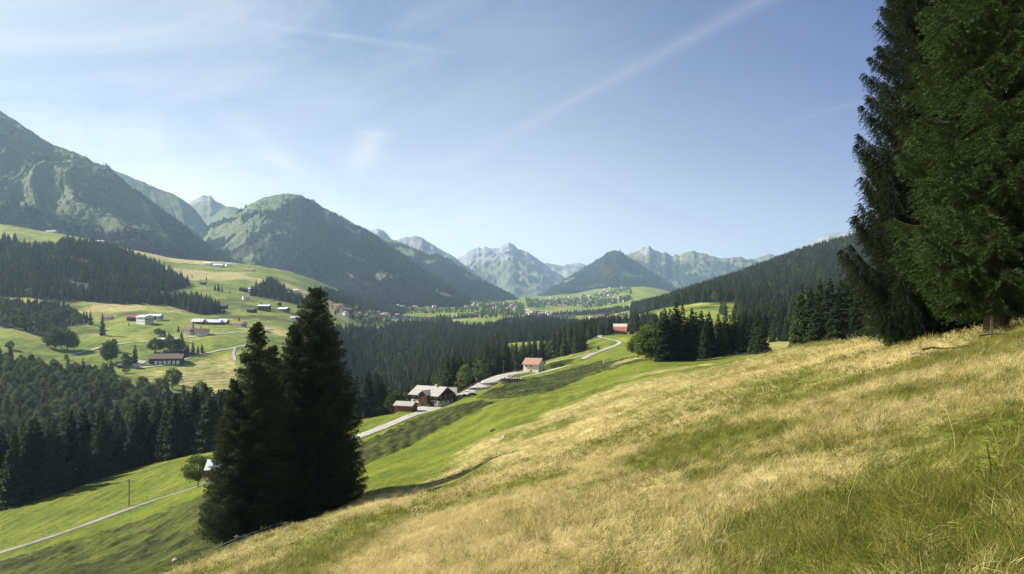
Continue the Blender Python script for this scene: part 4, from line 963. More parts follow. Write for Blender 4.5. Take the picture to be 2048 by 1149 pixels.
M_GROOF = mat_plain('grey_shingle_roof', (.26,.25,.22), (.42,.40,.36), 1.5, bumpd=.04)
M_WROOF = mat_plain('pale_metal_roof', (.55,.56,.58), (.74,.75,.76), .6, .45)
M_DROOF = mat_plain('dark_slate_roof', (.06,.06,.065), (.14,.14,.145), 1.5)
M_BLACK = mat_plain('black_sheeting', (.010,.010,.012), (.03,.03,.033), 2, .5)
M_METAL = mat_plain('grey_metal', (.30,.30,.30), (.45,.45,.45), 2, .5)
M_CAR = mat_plain('dark_car_paint', (.012,.014,.022), (.03,.034,.045), 1, .25)
M_CARW = mat_plain('silver_car_paint', (.45,.47,.48), (.6,.62,.63), 1, .3)
M_TYRE = mat_plain('tyre_rubber', (.012,.012,.012), (.03,.03,.03), 3)
M_LAMP = mat_plain('lamp_lens', (.7,.7,.68), (.85,.85,.82), 3, .2)
def mat_rust_roof():
    m, nt, b = newmat('rusting_metal_roof'); P = objco(nt); sp = nt.nodes.new('ShaderNodeSeparateXYZ'); nt.links.new(P, sp.inputs[0])
    n = noise_tex(nt, mapping(nt, P, (2.2, .25, .25)), 1.5, 4, .6); h = mth(nt, 'ADD', mth(nt, 'MULTIPLY', sp.outputs[2], -.42), mth(nt, 'ADD', 2.75, mth(nt, 'MULTIPLY', n, 1.5)))
    c = mixc(nt, ramp(nt, h, [(.45, 0.0), (.62, 1.0)]), (.55,.50,.46), ramp(nt, n, [(.3, (.27,.085,.045)), (.7, (.44,.20,.12))])); nt.links.new(c, b.inputs['Base Color']); return m
M_RUST = mat_rust_roof()

def strip(name, P, width, mat, lift=.07, n=7, step=None):
    """road or path along ground points: follows the ground across its width"""
    P = np.asarray(P)[:, :2]; L = np.concatenate([[0], np.cumsum(np.hypot(*(P[1:]-P[:-1]).T))]); m = max(8, int(L[-1]/(step or width*.5)))
    s = np.linspace(0, L[-1], m); C = np.stack([np.interp(s, L, P[:, 0]), np.interp(s, L, P[:, 1])], 1)
    for _ in range(6): C[1:-1] = C[1:-1]*.5+(C[:-2]+C[2:])*.25
    T = np.gradient(C, axis=0); T /= np.linalg.norm(T, axis=1, keepdims=True)+1e-9; Nn = np.stack([-T[:, 1], T[:, 0]], 1)
    w = np.linspace(-.5, .5, n); wob = 1+.16*fbm(s*.16, s*0+P[0, 0], 3, 4)
    X = C[:, None, 0]+Nn[:, None, 0]*w[None]*width*wob[:, None]; Y = C[:, None, 1]+Nn[:, None, 1]*w[None]*width*wob[:, None]
    Z = ground(X, Y)+lift
    X = np.concatenate([X[:, :1], X, X[:, -1:]], 1); Y = np.concatenate([Y[:, :1], Y, Y[:, -1:]], 1); Z = np.concatenate([Z[:, :1]-.5-lift*2, Z, Z[:, -1:]-.5-lift*2], 1)
    n2 = n+2; W_ = np.tile(np.concatenate([[-.5], w, [.5]]), (m, 1))
    me = mesh_np(name, np.stack([X, Y, Z], -1).reshape(-1, 3), grid_faces(m, n2), mat, True, attrs=dict(across=W_))
    tag(link(name, me), kind='structure'); return C
def on_ground(pts): return np.array([solve(u, v, d*.72, d*1.4)[:2] for u, v, d in pts])
def mat_track(name, ca, cb, grassy):
    """gravel with two worn wheel tracks and a paler or grassier middle"""
    m, nt, b = newmat(name); P = objco(nt); n = noise_tex(nt, P, .9, 6, .7); n2 = noise_tex(nt, P, .12, 4, .6)
    base = ramp(nt, mth(nt, 'ADD', mth(nt, 'MULTIPLY', n, .5), mth(nt, 'MULTIPLY', n2, .5)), [(.38, ca), (.6, cb)])
    ac = mth(nt, 'ABSOLUTE', attr(nt, 'across')); e = mth(nt, 'ADD', ac, mth(nt, 'MULTIPLY', mth(nt, 'SUBTRACT', n, .5), .30))
    g = ramp(nt, e, [(.02, grassy), (.10, 0.0), (.38, 0.0), (.47, 1.0)])
    nt.links.new(mixc(nt, g, base, (.10,.125,.02)), b.inputs['Base Color']); return m
M_TRACK = mat_track('gravel_track', (.26,.24,.20), (.42,.39,.34), .55)
M_LANE = mat_track('tarmac_lane', (.15,.145,.13), (.26,.25,.23), 0.0)
M_MAIN = mat_track('gravel_road', (.28,.26,.22), (.44,.41,.36), .12)
roadC = strip('road', ROAD_MAIN, 5.6, M_MAIN)
strip('yard', bench([(812,832,292),(835,823,306),(868,813,328),(893,806,334)], 1) if False else ROAD_YARD, 12, M_ROAD, lift=.05)
strip('yard', np.array([[(u-U0)/F*d, d] for u, d in ((905,333),(925,341),(945,350))]), 8.5, M_ROAD, lift=.05)
strip('yard', np.array([[(u-U0)/F*d, d] for u, d in ((938,349),(958,362),(975,378),(992,392),(1010,404),(1028,416),(1044,425))]), 9.5, M_ROAD, lift=.06)
strip('path', PATH_A, 3.0, M_TRACK)
strip('path', PATH_B, 2.6, M_TRACK)
strip('yard', np.array([[(u-U0)/F*d, d] for u, d in ((1082,414),(1100,417),(1118,419))]), 6, M_ROAD, lift=.06)
strip('road', ROAD_FAR, 4.4, M_MAIN)
laneC = strip('lane', LANE, 2.3, M_LANE)
strip('road', on_ground([(140,711,810),(165,705,825),(210,693,850),(250,687,860),(300,684,870),(340,681,880),(372,676,890),(430,670,930),(490,664,960),(545,659,1000)]), 5.5, M_MAIN, lift=.45)
strip('road', on_ground([(262,738,705),(300,735,720),(345,729,745),(375,718,770),(395,710,790),(430,704,820),(470,696,850),(500,690,870)]), 4.5, M_MAIN, lift=.45)
strip('path', on_ground([(470,697,850),(467,708,820),(470,722,790)]), 4, M_TRACK, lift=.45)
strip('yard', on_ground([(288,722,735),(276,731,712),(262,737,700)]), 9, M_ROAD, lift=.35)

# ------------------------------------------------------------------ buildings
def box_arr(x0, x1, y0, y1, z0, z1):
    V = np.array([(x, y, z) for z in (z0, z1) for y in (y0, y1) for x in (x0, x1)], float)
    Q = np.array([(0,2,3,1),(4,5,7,6),(0,1,5,4),(2,6,7,3),(0,4,6,2),(1,3,7,5)]); return V, Q
def boxes(name, lst, mat, parent, smooth=False):
    B = Buf()
    for b in lst: V, Q = box_arr(*b); B.add(V, Q=Q)
    return link(name, B.mesh(name, mat), parent)
def gable_walls(L, W, z0, eave, ridge):
    h, w = L/2, W/2
    V = np.array([(-h,-w,z0),(h,-w,z0),(h,w,z0),(-h,w,z0),(-h,-w,eave),(h,-w,eave),(h,w,eave),(-h,w,eave),(-h,0,ridge),(h,0,ridge)], float)
    Q = np.array([(0,1,5,4),(2,3,7,6),(3,2,1,0)]); T = np.array([(1,2,6),(1,6,5),(5,6,9),(3,0,4),(3,4,7),(7,4,8)])
    return V, T, Q
def gable_roof(L, W, eave, ridge, over=.9, th=.22, ext=.8):
    h = L/2+ext; w = W/2; sl = (ridge-eave)/w; we = w+over; ze = eave-sl*over
    B = Buf()
    for s in (-1, 1):
        P = [(-h, s*we, ze), (h, s*we, ze), (h, 0, ridge), (-h, 0, ridge)]
        V = np.array([(x, y, z+.03) for x, y, z in P]+[(x, y, z+.03+th) for x, y, z in P]); B.add(V, Q=np.array([(0,1,2,3),(4,7,6,5),(0,4,5,1),(1,5,6,2),(2,6,7,3),(3,7,4,0)]))
    return B
def house(label, u, v, dg, L, W, eave, ridge, yaw, wall, roof, upper=None, nwin=4, chim=1, door=True, balcony=False, group=None, cat='house', loc=None, name='house', windows=True, sink=1.5, garage=0, small=False):
    if loc is None: x, y, z = solve(u, v, dg*.72, dg*1.4)
    else: x, y, z = loc
    e = link(name, None, None, (x, y, z), R(yaw)); tag(e, label, cat, group)
    split_z = eave*.48 if upper else None
    V, T, Q = gable_walls(L, W, -sink, eave, ridge)
    if upper:
        V1, Q1 = box_arr(-L/2, L/2, -W/2, W/2, -sink, split_z); link('wall', mesh_np('wall', V1, Q1, wall), e)
        V, T, Q = gable_walls(L+.12, W+.12, split_z, eave, ridge); link('upper_wall', mesh_np('upper_wall', V, [T, Q], upper), e)
    else: link('wall', mesh_np('wall', V, [T, Q], wall), e)
    rf = link('roof', gable_roof(L, W, eave, ridge, over=min(1.3, W*.11), ext=min(1.2, L*.07)).mesh('roof', roof), e)
    if small: return e
    for k in range(chim):
        cx = L*(.18 if k == 0 else -.25); boxes('chimney', [(cx-.35, cx+.35, -.9, -.2, ridge-1.3, ridge+1.0), (cx-.45, cx+.45, -1.0, -.1, ridge+1.0, ridge+1.12)], M_WHITE, rf)
    if windows:
        rowsz = [eave*.22] + ([eave*.66] if eave > 4 else [])
        for side in (-1, 1):
            for rz_ in rowsz:
                for i in range(nwin):
                    cx = -L/2+L*(i+.5)/nwin; yy = side*(W/2+.07); a, b = (yy-.03, yy+.03)
                    f = boxes('window', [(cx-.6, cx+.6, a, b, rz_, rz_+1.25)], M_WHITE if upper or wall is M_WOOD else M_WOOD, e)
                    boxes('pane', [(cx-.48, cx+.48, a-.035, b+.035, rz_+.12, rz_+1.13)], M_GLASS, f)
        for side in (-1, 1):
            for rz_ in rowsz:
                for i in range(3):
                    cy = -W/2+W*(i+.5)/3; xx = side*(L/2+.07)
                    f = boxes('window', [(xx-.03, xx+.03, cy-.55, cy+.55, rz_, rz_+1.25)], M_WHITE if upper or wall is M_WOOD else M_WOOD, e)
                    boxes('pane', [(xx-.065, xx+.065, cy-.43, cy+.43, rz_+.12, rz_+1.13)], M_GLASS, f)
    if door: d_ = boxes('door', [(L/2+.02, L/2+.16, W*.36-.5, W*.36+.5, -.2, 2.05)], M_WOODR, e)
    if balcony: boxes('balcony', [(L/2+.08, L/2+1.3, -W*.45, W*.45, split_z or eave*.5, (split_z or eave*.5)+.15), (L/2+1.22, L/2+1.3, -W*.45, W*.45, (split_z or eave*.5)+.15, (split_z or eave*.5)+1.05)], M_WOODR, e)
    return e
# farmhouse by the road: long roof, front wing and dormer
fx, fy, fz = solve(868, 812, 300, 380)
fh = house('large white and dark timber farmhouse with a wide grey roof beside the gravel road', 0, 0, 0, 16.5, 11.5, 5.4, 8.6, -32, M_WHITE, M_GROOF, M_WOOD, 5, 1, balcony=True, loc=(fx-1.5, fy+5, fz+.2), name='farmhouse', cat='farmhouse')
V, T, Q = gable_walls(5.2, 5.0, 0, 4.7, 6.3)
def sub(parent, name, V, faces, mat, loc, rz):
    c, s = math.cos(rz), math.sin(rz); V = np.asarray(V); W_ = V.copy(); W_[:, 0] = V[:, 0]*c-V[:, 1]*s+loc[0]; W_[:, 1] = V[:, 0]*s+V[:, 1]*c+loc[1]; W_[:, 2] += loc[2]
    return link(name, mesh_np(name, W_, faces, mat), parent)
sub(fh, 'dormer', V, [T, Q], M_WOOD, (1.0, -5.6, .9), R(90))
b = gable_roof(5.4, 5.0, 4.7, 6.3, .6, .2, .5); sub(fh, 'dormer_roof', np.concatenate(b.V), [np.concatenate(b.Q)], M_GROOF, (1.0, -5.6, .9), R(90))
boxes('garage_door', [(3.2, 5.8, -5.87, -5.80, -.2, 2.3)], M_WOOD, fh)
V, T, Q = gable_walls(9.5, 9, -1.5, 5.0, 7.4); sub(fh, 'rear_wing', V, [T, Q], M_WOOD, (-6.5, 6.5, 0), R(62))
b = gable_roof(9.5, 9, 5.0, 7.4, 1.0, .2, .8); sub(fh, 'wing_roof', np.concatenate(b.V), [np.concatenate(b.Q)], M_GROOF, (-6.5, 6.5, 0), R(62))
V, T, Q = gable_walls(8, 8, -1.5, 5.2, 7.5); sub(fh, 'side_wing', V, [T, Q], M_WOOD, (3.5, 7.5, 0), R(38))
b = gable_roof(8, 8, 5.2, 7.5, 1.0, .2, .8); sub(fh, 'wing_roof', np.concatenate(b.V), [np.concatenate(b.Q)], M_GROOF, (3.5, 7.5, 0), R(38))
boxes('terrace', [(-4.2, -.8, -7.2, -5.9, -1.4, .9)], M_WOODR, fh)
house('low brown timber shed with a grey lean roof beside the large farmhouse', 812, 822, 320, 8.6, 5.6, 2.7, 4.1, -18, M_WOODR, M_GROOF, None, 2, 0, cat='shed', name='shed', windows=False)
house('small cream walled house with a faded red tiled roof where the paths fork', 1068, 744, 420, 10.4, 9.0, 5.4, 8.4, -27, M_CREAM, M_RTILE2, None, 2, 0, name='house', windows=False)
for wx, wz in ((0, 3.2), (0, .3), (-3.2, 3.2)): boxes('window', [(wx-.55, wx+.55, -4.56, -4.47, wz, wz+1.0)], M_GLASS, bpy.data.objects['house'])
house('long barn with a rust streaked red and white metal roof on the far pasture', 1240, 668, 645, 12.5, 13, 2.6, 9.6, -14, M_WOODG, M_RUST, None, 2, 0, cat='barn', name='barn', windows=False)
house('tiny dark timber hut beside the rust roofed barn', 1264, 669, 660, 5.5, 5, 2.4, 3.9, 80, M_WOOD, M_DROOF, None, 1, 0, cat='hut', name='hut', windows=False)
bb = house('big dark timber machinery barn with a brown roof and pale doors along its side', 334, 727, 745, 34, 17, 6.2, 10.5, 16, M_WOOD, M_BROOF, None, 2, 0, cat='barn', name='barn', windows=False)
for i in range(6): boxes('garage_door', [(-11.5+i*4.6, -8.3+i*4.6, -8.62, -8.52, -1.2, 3.3)], M_WHITE, bb)
boxes('garage_door', [(-17.12, -17.02, -5.5, 1.5, .4, 3.0)], M_WHITE, bb)
boxes('skylight', [(-13, 13, .6, 2.4, 10.35, 10.75)], M_WROOF, bb)
HS = [ # label, u, v, d, L, W, eave, ridge, yaw, wall, roof, upper
 ('long low building with a bright metal roof and a dark front on the valley road', 336, 686, 875, 24, 12, 3.2, 6.0, 4, M_WOOD, M_WROOF, None),
 ('tall white guesthouse with many balconies in the left meadows', 290, 648, 990, 20, 14, 10, 12.6, -28, M_WHITE, M_WROOF, None),
 ('white annexe with a pale roof joined behind the tall guesthouse', 311, 640, 1010, 18, 12, 6, 8.6, 4, M_WHITE, M_WROOF, None),
 ('dark timber house with a red roof left of the tall guesthouse', 269, 640, 1000, 17, 13, 4.2, 8, 10, M_WOOD, M_RTILE, None),
 ('white farm building with a red roof beside the lone tall spruce', 214, 640, 1010, 13, 11, 3.2, 6.0, 6, M_WHITE, M_RTILE, None),
 ('square barn with a white metal roof left of the long twin barn', 398, 648, 1010, 16, 12, 3.6, 7.6, 0, M_WOOD, M_WROOF, None),
 ('long twin barn with grey metal roofs in the left meadows', 428, 649, 1020, 22, 12, 3.6, 7.2, 2, M_WOOD, M_WROOF, M_WOOD),
 ('pale roofed barn joined to the end of the long twin barn', 447, 649, 1030, 13, 12, 4.0, 8.2, 2, M_WOOD, M_WROOF, None),
 ('white house with a brown roof behind the three small spruces', 376, 667, 950, 16, 11, 5.2, 8.0, -20, M_WHITE, M_BROOF, None),
 ('white house with a brown roof and a dark hedge beside the valley road', 404, 671, 930, 17, 12, 5.0, 8.6, 22, M_WHITE, M_BROOF, None),
 ('white house with a red roof above the valley road', 480, 654, 1020, 15, 11, 4.6, 8, -20, M_WHITE, M_RTILE, None),
 ('house with a pink red roof at the bend of the valley road', 517, 661, 1010, 14, 12, 4.6, 7.6, 14, M_WOOD, M_RTILE2, M_WOOD),
 ('dark hut with a rust brown roof under the edge of the upper forest', 125, 592, 1180, 15, 10, 3.0, 6.5, -20, M_WOOD, M_BROOF, None),
 ('small dark hut alone in the bright meadow below the hill farm', 406, 569, 1800, 13, 10, 3.4, 6.2, 10, M_WOOD, M_DROOF, None),
 ('dark gabled farmhouse beside the pale roofed barn high in the meadow', 487, 583, 1640, 15, 13, 5, 8.6, 70, M_WOOD, M_DROOF, None),
 ('barn with a pale roof right of the dark gabled farmhouse', 508, 582, 1650, 22, 13, 4, 7, 10, M_WOOD, M_WROOF, None),
 ('tall house with balconies and a pale roof below the wooded strip', 529, 622, 1420, 20, 14, 9, 11.4, 4, M_WOOD, M_WROOF, M_WOOD),
 ('flat white roofed barn right of the tall house with balconies', 568, 622, 1420, 18, 15, 3.6, 6.6, -14, M_WOOD, M_WROOF, None),
 ('white chalet with a pale roof on the meadow crest, first of the hill farms', 417, 531, 2080, 17, 13, 5, 8.6, 0, M_WHITE, M_WROOF, None),
 ('long low farm with a pale roof on the meadow crest, second of the hill farms', 437, 534, 2080, 26, 13, 4.5, 8, 4, M_WHITE, M_WROOF, None),
 ('small farm with a pale roof on the crest, third of the hill farms', 457, 532, 2090, 16, 13, 4.5, 8, 40, M_WHITE, M_WROOF, None),
 ('barn with a pinkish red roof on the crest, furthest down of the hill farms', 499, 543, 2060, 26, 13, 4.2, 7.6, 0, M_WHITE, M_RTILE2, None),
 ('low building with a pale roof on the high left meadow crest', 103, 464, 1860, 26, 12, 2.6, 4.8, 0, M_WHITE, M_WROOF, None),
 ('long white roofed building at the top edge of the upper forest', 196, 480, 1860, 30, 12, 3.0, 5.4, 0, M_WHITE, M_WROOF, None),
 ('small dark barn at the woodland edge beside the big machinery barn', 246, 736, 690, 9, 7, 3, 4.6, 5, M_WOODR, M_DROOF, None),
 ('narrow white and red house half hidden behind the dark spruce group on the lane', 446, 966, 203, 7, 5.5, 4.4, 6.2, 8, M_WHITE, M_WROOF, M_WOODR),
 ('barn with a pale roof among trees below the high right pasture', 590, 640, 1500, 14, 10, 3.5, 6, 20, M_WHITE, M_WROOF, None),
 ('white hut on the slope above the wooded strip', 592, 583, 2100, 12, 9, 3, 5.5, 0, M_WHITE, M_WROOF, None),
 ('white house with a shining roof at the near end of the valley village', 1184, 640, 1960, 20, 14, 6, 9.5, 20, M_WHITE, M_WROOF, None),
 ('house with an orange red roof in the near valley village', 1202, 637, 2000, 22, 14, 7, 11, -10, M_WHITE, M_RTILE, None),
 ('second house with an orange red roof, right of the shining roof', 1219, 638, 2010, 15, 12, 6, 9.6, 40, M_WHITE, M_RTILE2, None),
 ('dark gabled house among the red roofed village houses', 1214, 634, 2050, 16, 13, 6, 10, 80, M_WOOD, M_BROOF, None),
 ('house with a steep red roof before the tall pale hotel', 1229, 637, 2000, 17, 13, 6, 10.4, -30, M_WOOD, M_RTILE, None),
 ('tall pale hotel with two gables above the forest edge', 1248, 639, 1980, 22, 14, 11, 15, 10, M_WHITE, M_DROOF, None),
 ('long pale building right of the tall hotel', 1262, 636, 2000, 18, 12, 7, 9.6, 5, M_WHITE, M_GROOF, None),
 ('brown roofed farmhouse at the edge of the green pasture hill', 1303, 637, 1150, 13, 10, 4, 6.6, 15, M_WOOD, M_BROOF, None),
 ('small orange walled house beside the brown roofed farmhouse', 1293, 637, 1150, 8, 7, 3.6, 5.6, -20, M_CREAM, M_RTILE, None),
]
for (lab, u, v, d, L, W, e_, r_, yw, wl_, rf_, up) in HS:
    house(lab, u, v, d, L, W, e_, r_, yw, wl_, rf_, up, nwin=4 if L > 12 else 2, chim=1, balcony=(d < 1500 and e_ > 4.5), door=d < 1200, windows=d < 1700)
hs_ = boxes('hedge_row_block', [], M_LEAF, None) if False else None

# village houses: one set of shapes, then copies with their own place
vp = []
rv = np.random.default_rng(21)
for i in range(14):
    L, W, e_ = rv.uniform(13, 23), rv.uniform(11, 15), rv.uniform(5.5, 9.5); r_ = e_+W*rv.uniform(.22, .34)
    V, T, Q = gable_walls(L, W, -5, e_, r_); w = mesh_np('wall', V, [T, Q], (M_WHITE, M_WHITE, M_CREAM, M_WOOD)[i % 4])
    rf = gable_roof(L, W, e_, r_, 1.1, .3, 1.0).mesh('roof', (M_BROOF, M_GROOF, M_RTILE2, M_DROOF, M_WROOF, M_RTILE, M_GROOF)[i % 7]); vp.append((w, rf, (M_WHITE, M_WHITE, M_CREAM, M_WOOD)[i % 4] is M_WOOD, ('brown', 'grey', 'pinkish', 'dark', 'pale', 'red', 'grey')[i % 7]))
VILL = [ # polygon, count, distance range, what
 ([(655,612),(700,616),(760,630),(800,634),(775,645),(730,642),(690,636),(662,632)], 40, 1700, 3400, 'in the village behind the tallest spruce'),
 ([(775,605),(830,600),(880,606),(900,618),(870,622),(800,620)], 30, 2300, 4200, 'in the village strung along the meadow edge'),
 ([(868,596),(930,600),(1000,606),(1045,616),(1040,622),(960,622),(890,616)], 44, 2500, 5200, 'in the long village around the white church'),
 ([(1060,604),(1110,596),(1180,590),(1240,588),(1262,600),(1262,622),(1180,618),(1100,612)], 62, 3600, 7800, 'in the distant village under the wooded pyramid'),
 ([(1050,622),(1090,624),(1120,632),(1060,632)], 14, 2200, 3600, 'in the row of houses along the valley floor'),
 ([(820,578),(860,580),(900,588),(930,596),(860,598)], 9, 3200, 5500, 'scattered on the bright slope above the valley village'),
 ([(1135,600),(1200,580),(1250,568),(1262,584),(1180,598)], 22, 4500, 8800, 'scattered on the high green terrace under the wooded pyramid'),
 ([(560,590),(600,600),(640,612),(600,612)], 4, 1500, 2600, 'on the sloping pasture left of the tallest spruce'),
 ([(440,560),(560,606),(600,645),(540,652),(450,640),(430,600)], 4, 1200, 2100, 'alone on the meadows above the valley road'),
]
nv = 0
for poly, n, d0, d1, what in VILL:
    pu = [p[0] for p in poly]; pv = [p[1] for p in poly]; cnt = 0; tries = 0; used = []
    while cnt < n and tries < 4000:
        tries += 1; u, v = rv.uniform(min(pu), max(pu)), rv.uniform(min(pv), max(pv))
        if not bool(inpoly(np.array(u), np.array(v), poly)): continue
        if vnoise(u*.05, v*.2, 5) < .34: continue
        x, y, z = solve(u, v, d0, d1)
        if abs(H-F*z/y-v) > 3 or any((x-a)**2+(y-b)**2 < 24**2 for a, b in used): continue
        used.append((x, y)); w, rf, tim, rc = vp[rv.integers(len(vp))]
        lab = '%s house with a %s roof %s' % ('timber' if tim else 'pale', rc, what)
        e = link('village_house', None, None, (x, y, z), rv.normal(0, .8), rv.uniform(.85, 1.15)*(.66 if 'alone on' in what else .9)); tag(e, lab, 'house', lab)
        link('wall', w, e); link('roof', rf, e); cnt += 1; nv += 1

# church
x, y, z = solve(1013, 615, 2600, 4300)
ch = house('white village church with a slim pointed spire', 0, 0, 0, 24, 12, 9, 15, 10, M_WHITE, M_DROOF, loc=(x, y, z), name='church', cat='church', windows=False, chim=0, door=False, sink=6)
sc_ = y/3200
boxes('tower', [(-16.5, -11, -3, 3, -5, 26)], M_WHITE, ch)
sp = Buf(); sp.add(np.array([(-17, -3.4, 26), (-10.5, -3.4, 26), (-10.5, 3.4, 26), (-17, 3.4, 26), (-13.75, 0, 44)], float), T=np.array([(0,1,4),(1,2,4),(2,3,4),(3,0,4)])); link('spire', sp.mesh('spire', M_DROOF), ch)

# trees of the villages and pastures
# ------------------------------------------------------------------ poles, posts, fences
def pole(label, u, v, dg, h, arms=1, lean=0, name='utility_pole', group=None):
    x, y, z = solve(u, v, dg*.75, dg*1.35); e = link(name, None, None, (x, y, z), R(random.uniform(-15, 15))); tag(e, label, 'utility pole', group)
    V, Q = tube([(0, 0, -.8), (0, 0, h*.5), (0, 0, h)], [.16, .14, .11], 8); link('shaft', mesh_np('shaft', V, Q, M_WOODG, True), e)
    if arms:
        a = boxes('crossarm', [(-.9, .9, -.06, .06, h-.7, h-.56)], M_WOODG, e)
        for cx in (-.75, -.25, .25, .75): boxes('insulator', [(cx-.06, cx+.06, -.05, .05, h-.56, h-.34)], M_WHITE, a)
    return e
pole('wooden power pole with a crossarm in the bright lower left meadow', 258, 1013, 195, 7.8)
pole('slim pole behind the roof of the large farmhouse', 838, 800, 345, 8.5)
pole('slim pole at the forest edge above the yellowing shrub', 953, 772, 375, 9.5)
pole('slim pole at the forest edge before the white wrapped bales', 1007, 748, 410, 8)
pole('slim pole rising behind the cream walled house', 1065, 735, 450, 11)
pole('slim pole among the dark wood under the valley road', 166, 742, 700, 16)
pole('thin pole beside the bright roofed building on the valley road', 353, 683, 900, 17)
pole('short pole at the lower edge of the lawn near the shaded tree group', 726, 845, 262, 5, 0)
def fence(label, C, every, h, side, seed, rails=0):
    """posts along a line of ground points, with a wire; posts and wire are parts"""
    rng = np.random.default_rng(seed); L = np.concatenate([[0], np.cumsum(np.hypot(*(C[1:]-C[:-1]).T))]); n = int(L[-1]/every)
    s = (np.arange(n)+.5)*every; T = np.gradient(C, axis=0); T /= np.linalg.norm(T, axis=1, keepdims=True)+1e-9
    X = np.interp(s, L, C[:, 0]-T[:, 1]*side); Y = np.interp(s, L, C[:, 1]+T[:, 0]*side); Z = ground(X, Y)
    e = link('wire_fence', None, None, (X[0], Y[0], Z[0])); tag(e, label, 'fence'); o = np.array([X[0], Y[0], Z[0]])
    for i in range(n):
        p = np.array([X[i], Y[i], Z[i]])-o; k = rng.normal(0, .06, 2); hh = h*rng.uniform(.85, 1.15)
        V, Q = tube([p+(0, 0, -.3), p+(k[0]*hh, k[1]*hh, hh)], [.045, .04], 6); link('post', mesh_np('post', V, Q, M_WOODG), e)
    for f in (.85, .5):
        V, Q = tube(np.stack([X, Y, Z+h*f], 1)-o, [.008]*n, 3); link('wire', mesh_np('wire', V, Q, M_METAL), e)
fence('wire fence on grey posts along the lower left lane', laneC, 6.2, 1.25, 2.0, 1)
fence('wire fence on thin posts below the gravel farm road', roadC[:int(len(roadC)*.5)], 6.5, 1.2, -3.4, 2)
fence('wire fence on posts between the farm road and the gorge forest', roadC[int(len(roadC)*.66):], 7, 1.2, 3.6, 3)
edge = np.array([solve(u, v, 50, 130)[:2] for u, v in ((350,1140),(400,1122),(450,1100),(500,1082),(540,1067),(580,1053),(640,1034),(700,1010))])
fence('low wire fence along the edge of the dry slope under the dark spruce group', edge, 4.6, .75, 0, 4)
cf = np.array([solve(u, v, 200, 700)[:2] for u, v in ((1440,720),(1490,716),(1540,712),(1570,706))])
fence('low dark fence at the foot of the spruce clump', cf, 3.2, 1.1, 0, 5)
def post(lab, u, v, d0, d1, h, mat, r=.07):
    x, y, z = solve(u, v, d0, d1); e = link('wooden_post', None, None, (x, y, z)); tag(e, lab, 'post')
    V, Q = tube([(0, 0, -.2), (.02, 0, h)], [r, r*.9], 8); link('shaft', mesh_np('shaft', V, Q, mat), e)
    boxes('cap', [(-r*1.1, r*1.1+.02, -r*1.1, r*1.1, h, h+.03)], mat, e)
post('pale square post on the grassy crest below the tall dark spruce', 1755, 682, 40, 75, .55, M_CREAM, .09)
post('pale marker post on the pasture beside the field path', 1208, 727, 300, 500, 2.2, M_CREAM, .25)
post('grey post leaning at the foot of the thick spruce trunk', 1983, 672, 18, 34, .75, M_WOODG, .06)
# fallen branches and roots at the crest
def logm(lab, u, v, d0, d1, L, r, yaw, tilt, mat=None, name='fallen_branch'):
    x, y, z = solve(u, v, d0, d1); c, s = math.cos(yaw), math.sin(yaw); rng = np.random.default_rng(int(u))
    t = np.linspace(0, 1, 8); P = np.stack([c*L*(t-.5), s*L*(t-.5), r*.8+tilt*L*(t-.5)+.04*np.sin(t*9)], 1)+rng.normal(0, .02, (8, 3))
    P[:, 2] += 0; V, Q = tube(P, r*(1-.6*t), 7); tag(link(name, mesh_np(name, V, Q, mat or M_BARK, True), None, (x, y, z)), lab, 'branch')
logm('pale bare branch lying at the foot of the thick spruce trunk', 2022, 668, 18, 34, 2.6, .035, .15, .10, M_WOODG)
logm('thin bare twig lying beside the pale bare branch', 2032, 652, 18, 36, 1.5, .02, .9, .2, M_WOODG)
logm('dark root along the eroded soil step below the spruces', 1900, 697, 18, 34, 2.4, .035, .25, .06)
logm('short dark root at the lower end of the eroded soil step', 1850, 708, 15, 34, 1.2, .03, .35, .05)
# stones
def stone(lab, u, v, d0, d1, r, mat=None):
    rng = np.random.default_rng(int(u*3+v)); x, y, z = solve(u, v, d0, d1); n, m = 10, 7; a = np.linspace(0, 2*math.pi, n, endpoint=False); V = []
    for j in range(m):
        ph = math.pi*j/(m-1)
        for t in a: q = 1+rng.normal(0, .10); V.append((r*q*math.sin(ph)*math.cos(t)*1.3, r*q*math.sin(ph)*math.sin(t), r*.7*q*math.cos(ph)))
    Q = [(j*n+i, j*n+(i+1) % n, (j+1)*n+(i+1) % n, (j+1)*n+i) for j in range(m-1) for i in range(n)]
    tag(link('stone', mesh_np('stone', V, np.array(Q), mat or M_ROAD), None, (x, y, z+r*.15), rng.uniform(0, 3)), lab, 'stone')
stone('largest grey stone on the dry slope where it turns green', 985, 863, 60, 240, .55, M_WOODG)
stone('grey stone on the green pasture below the parked cars', 1012, 793, 150, 330, .4, M_WOODG)
stone('small grey stone below the largest one on the dry slope', 1008, 876, 60, 240, .4)
stone('pale stone near the spruce clump on the green pasture', 1315, 768, 60, 260, .35)
stone('small pale stone on the shaded lower left bank', 350, 1122, 60, 200, .35)
# white scrap sheet caught under the spruces
rngs = np.random.default_rng(2); gx, gy = np.meshgrid(np.linspace(-.8, .8, 12), np.linspace(-.5, .5, 8)); zz = .25+.25*fbm(gx*2, gy*2, 3, 5)+.1
x, y, z = solve(484, 1080, 60, 120); tag(link('plastic_sheet', mesh_np('plastic_sheet', np.stack([gx, gy, zz], -1).reshape(-1, 3), grid_faces(8, 12), M_WHITE, True), None, (x, y, z+.05)), 'crumpled white sheet lying at the fence under the dark spruce group', 'plastic sheet')
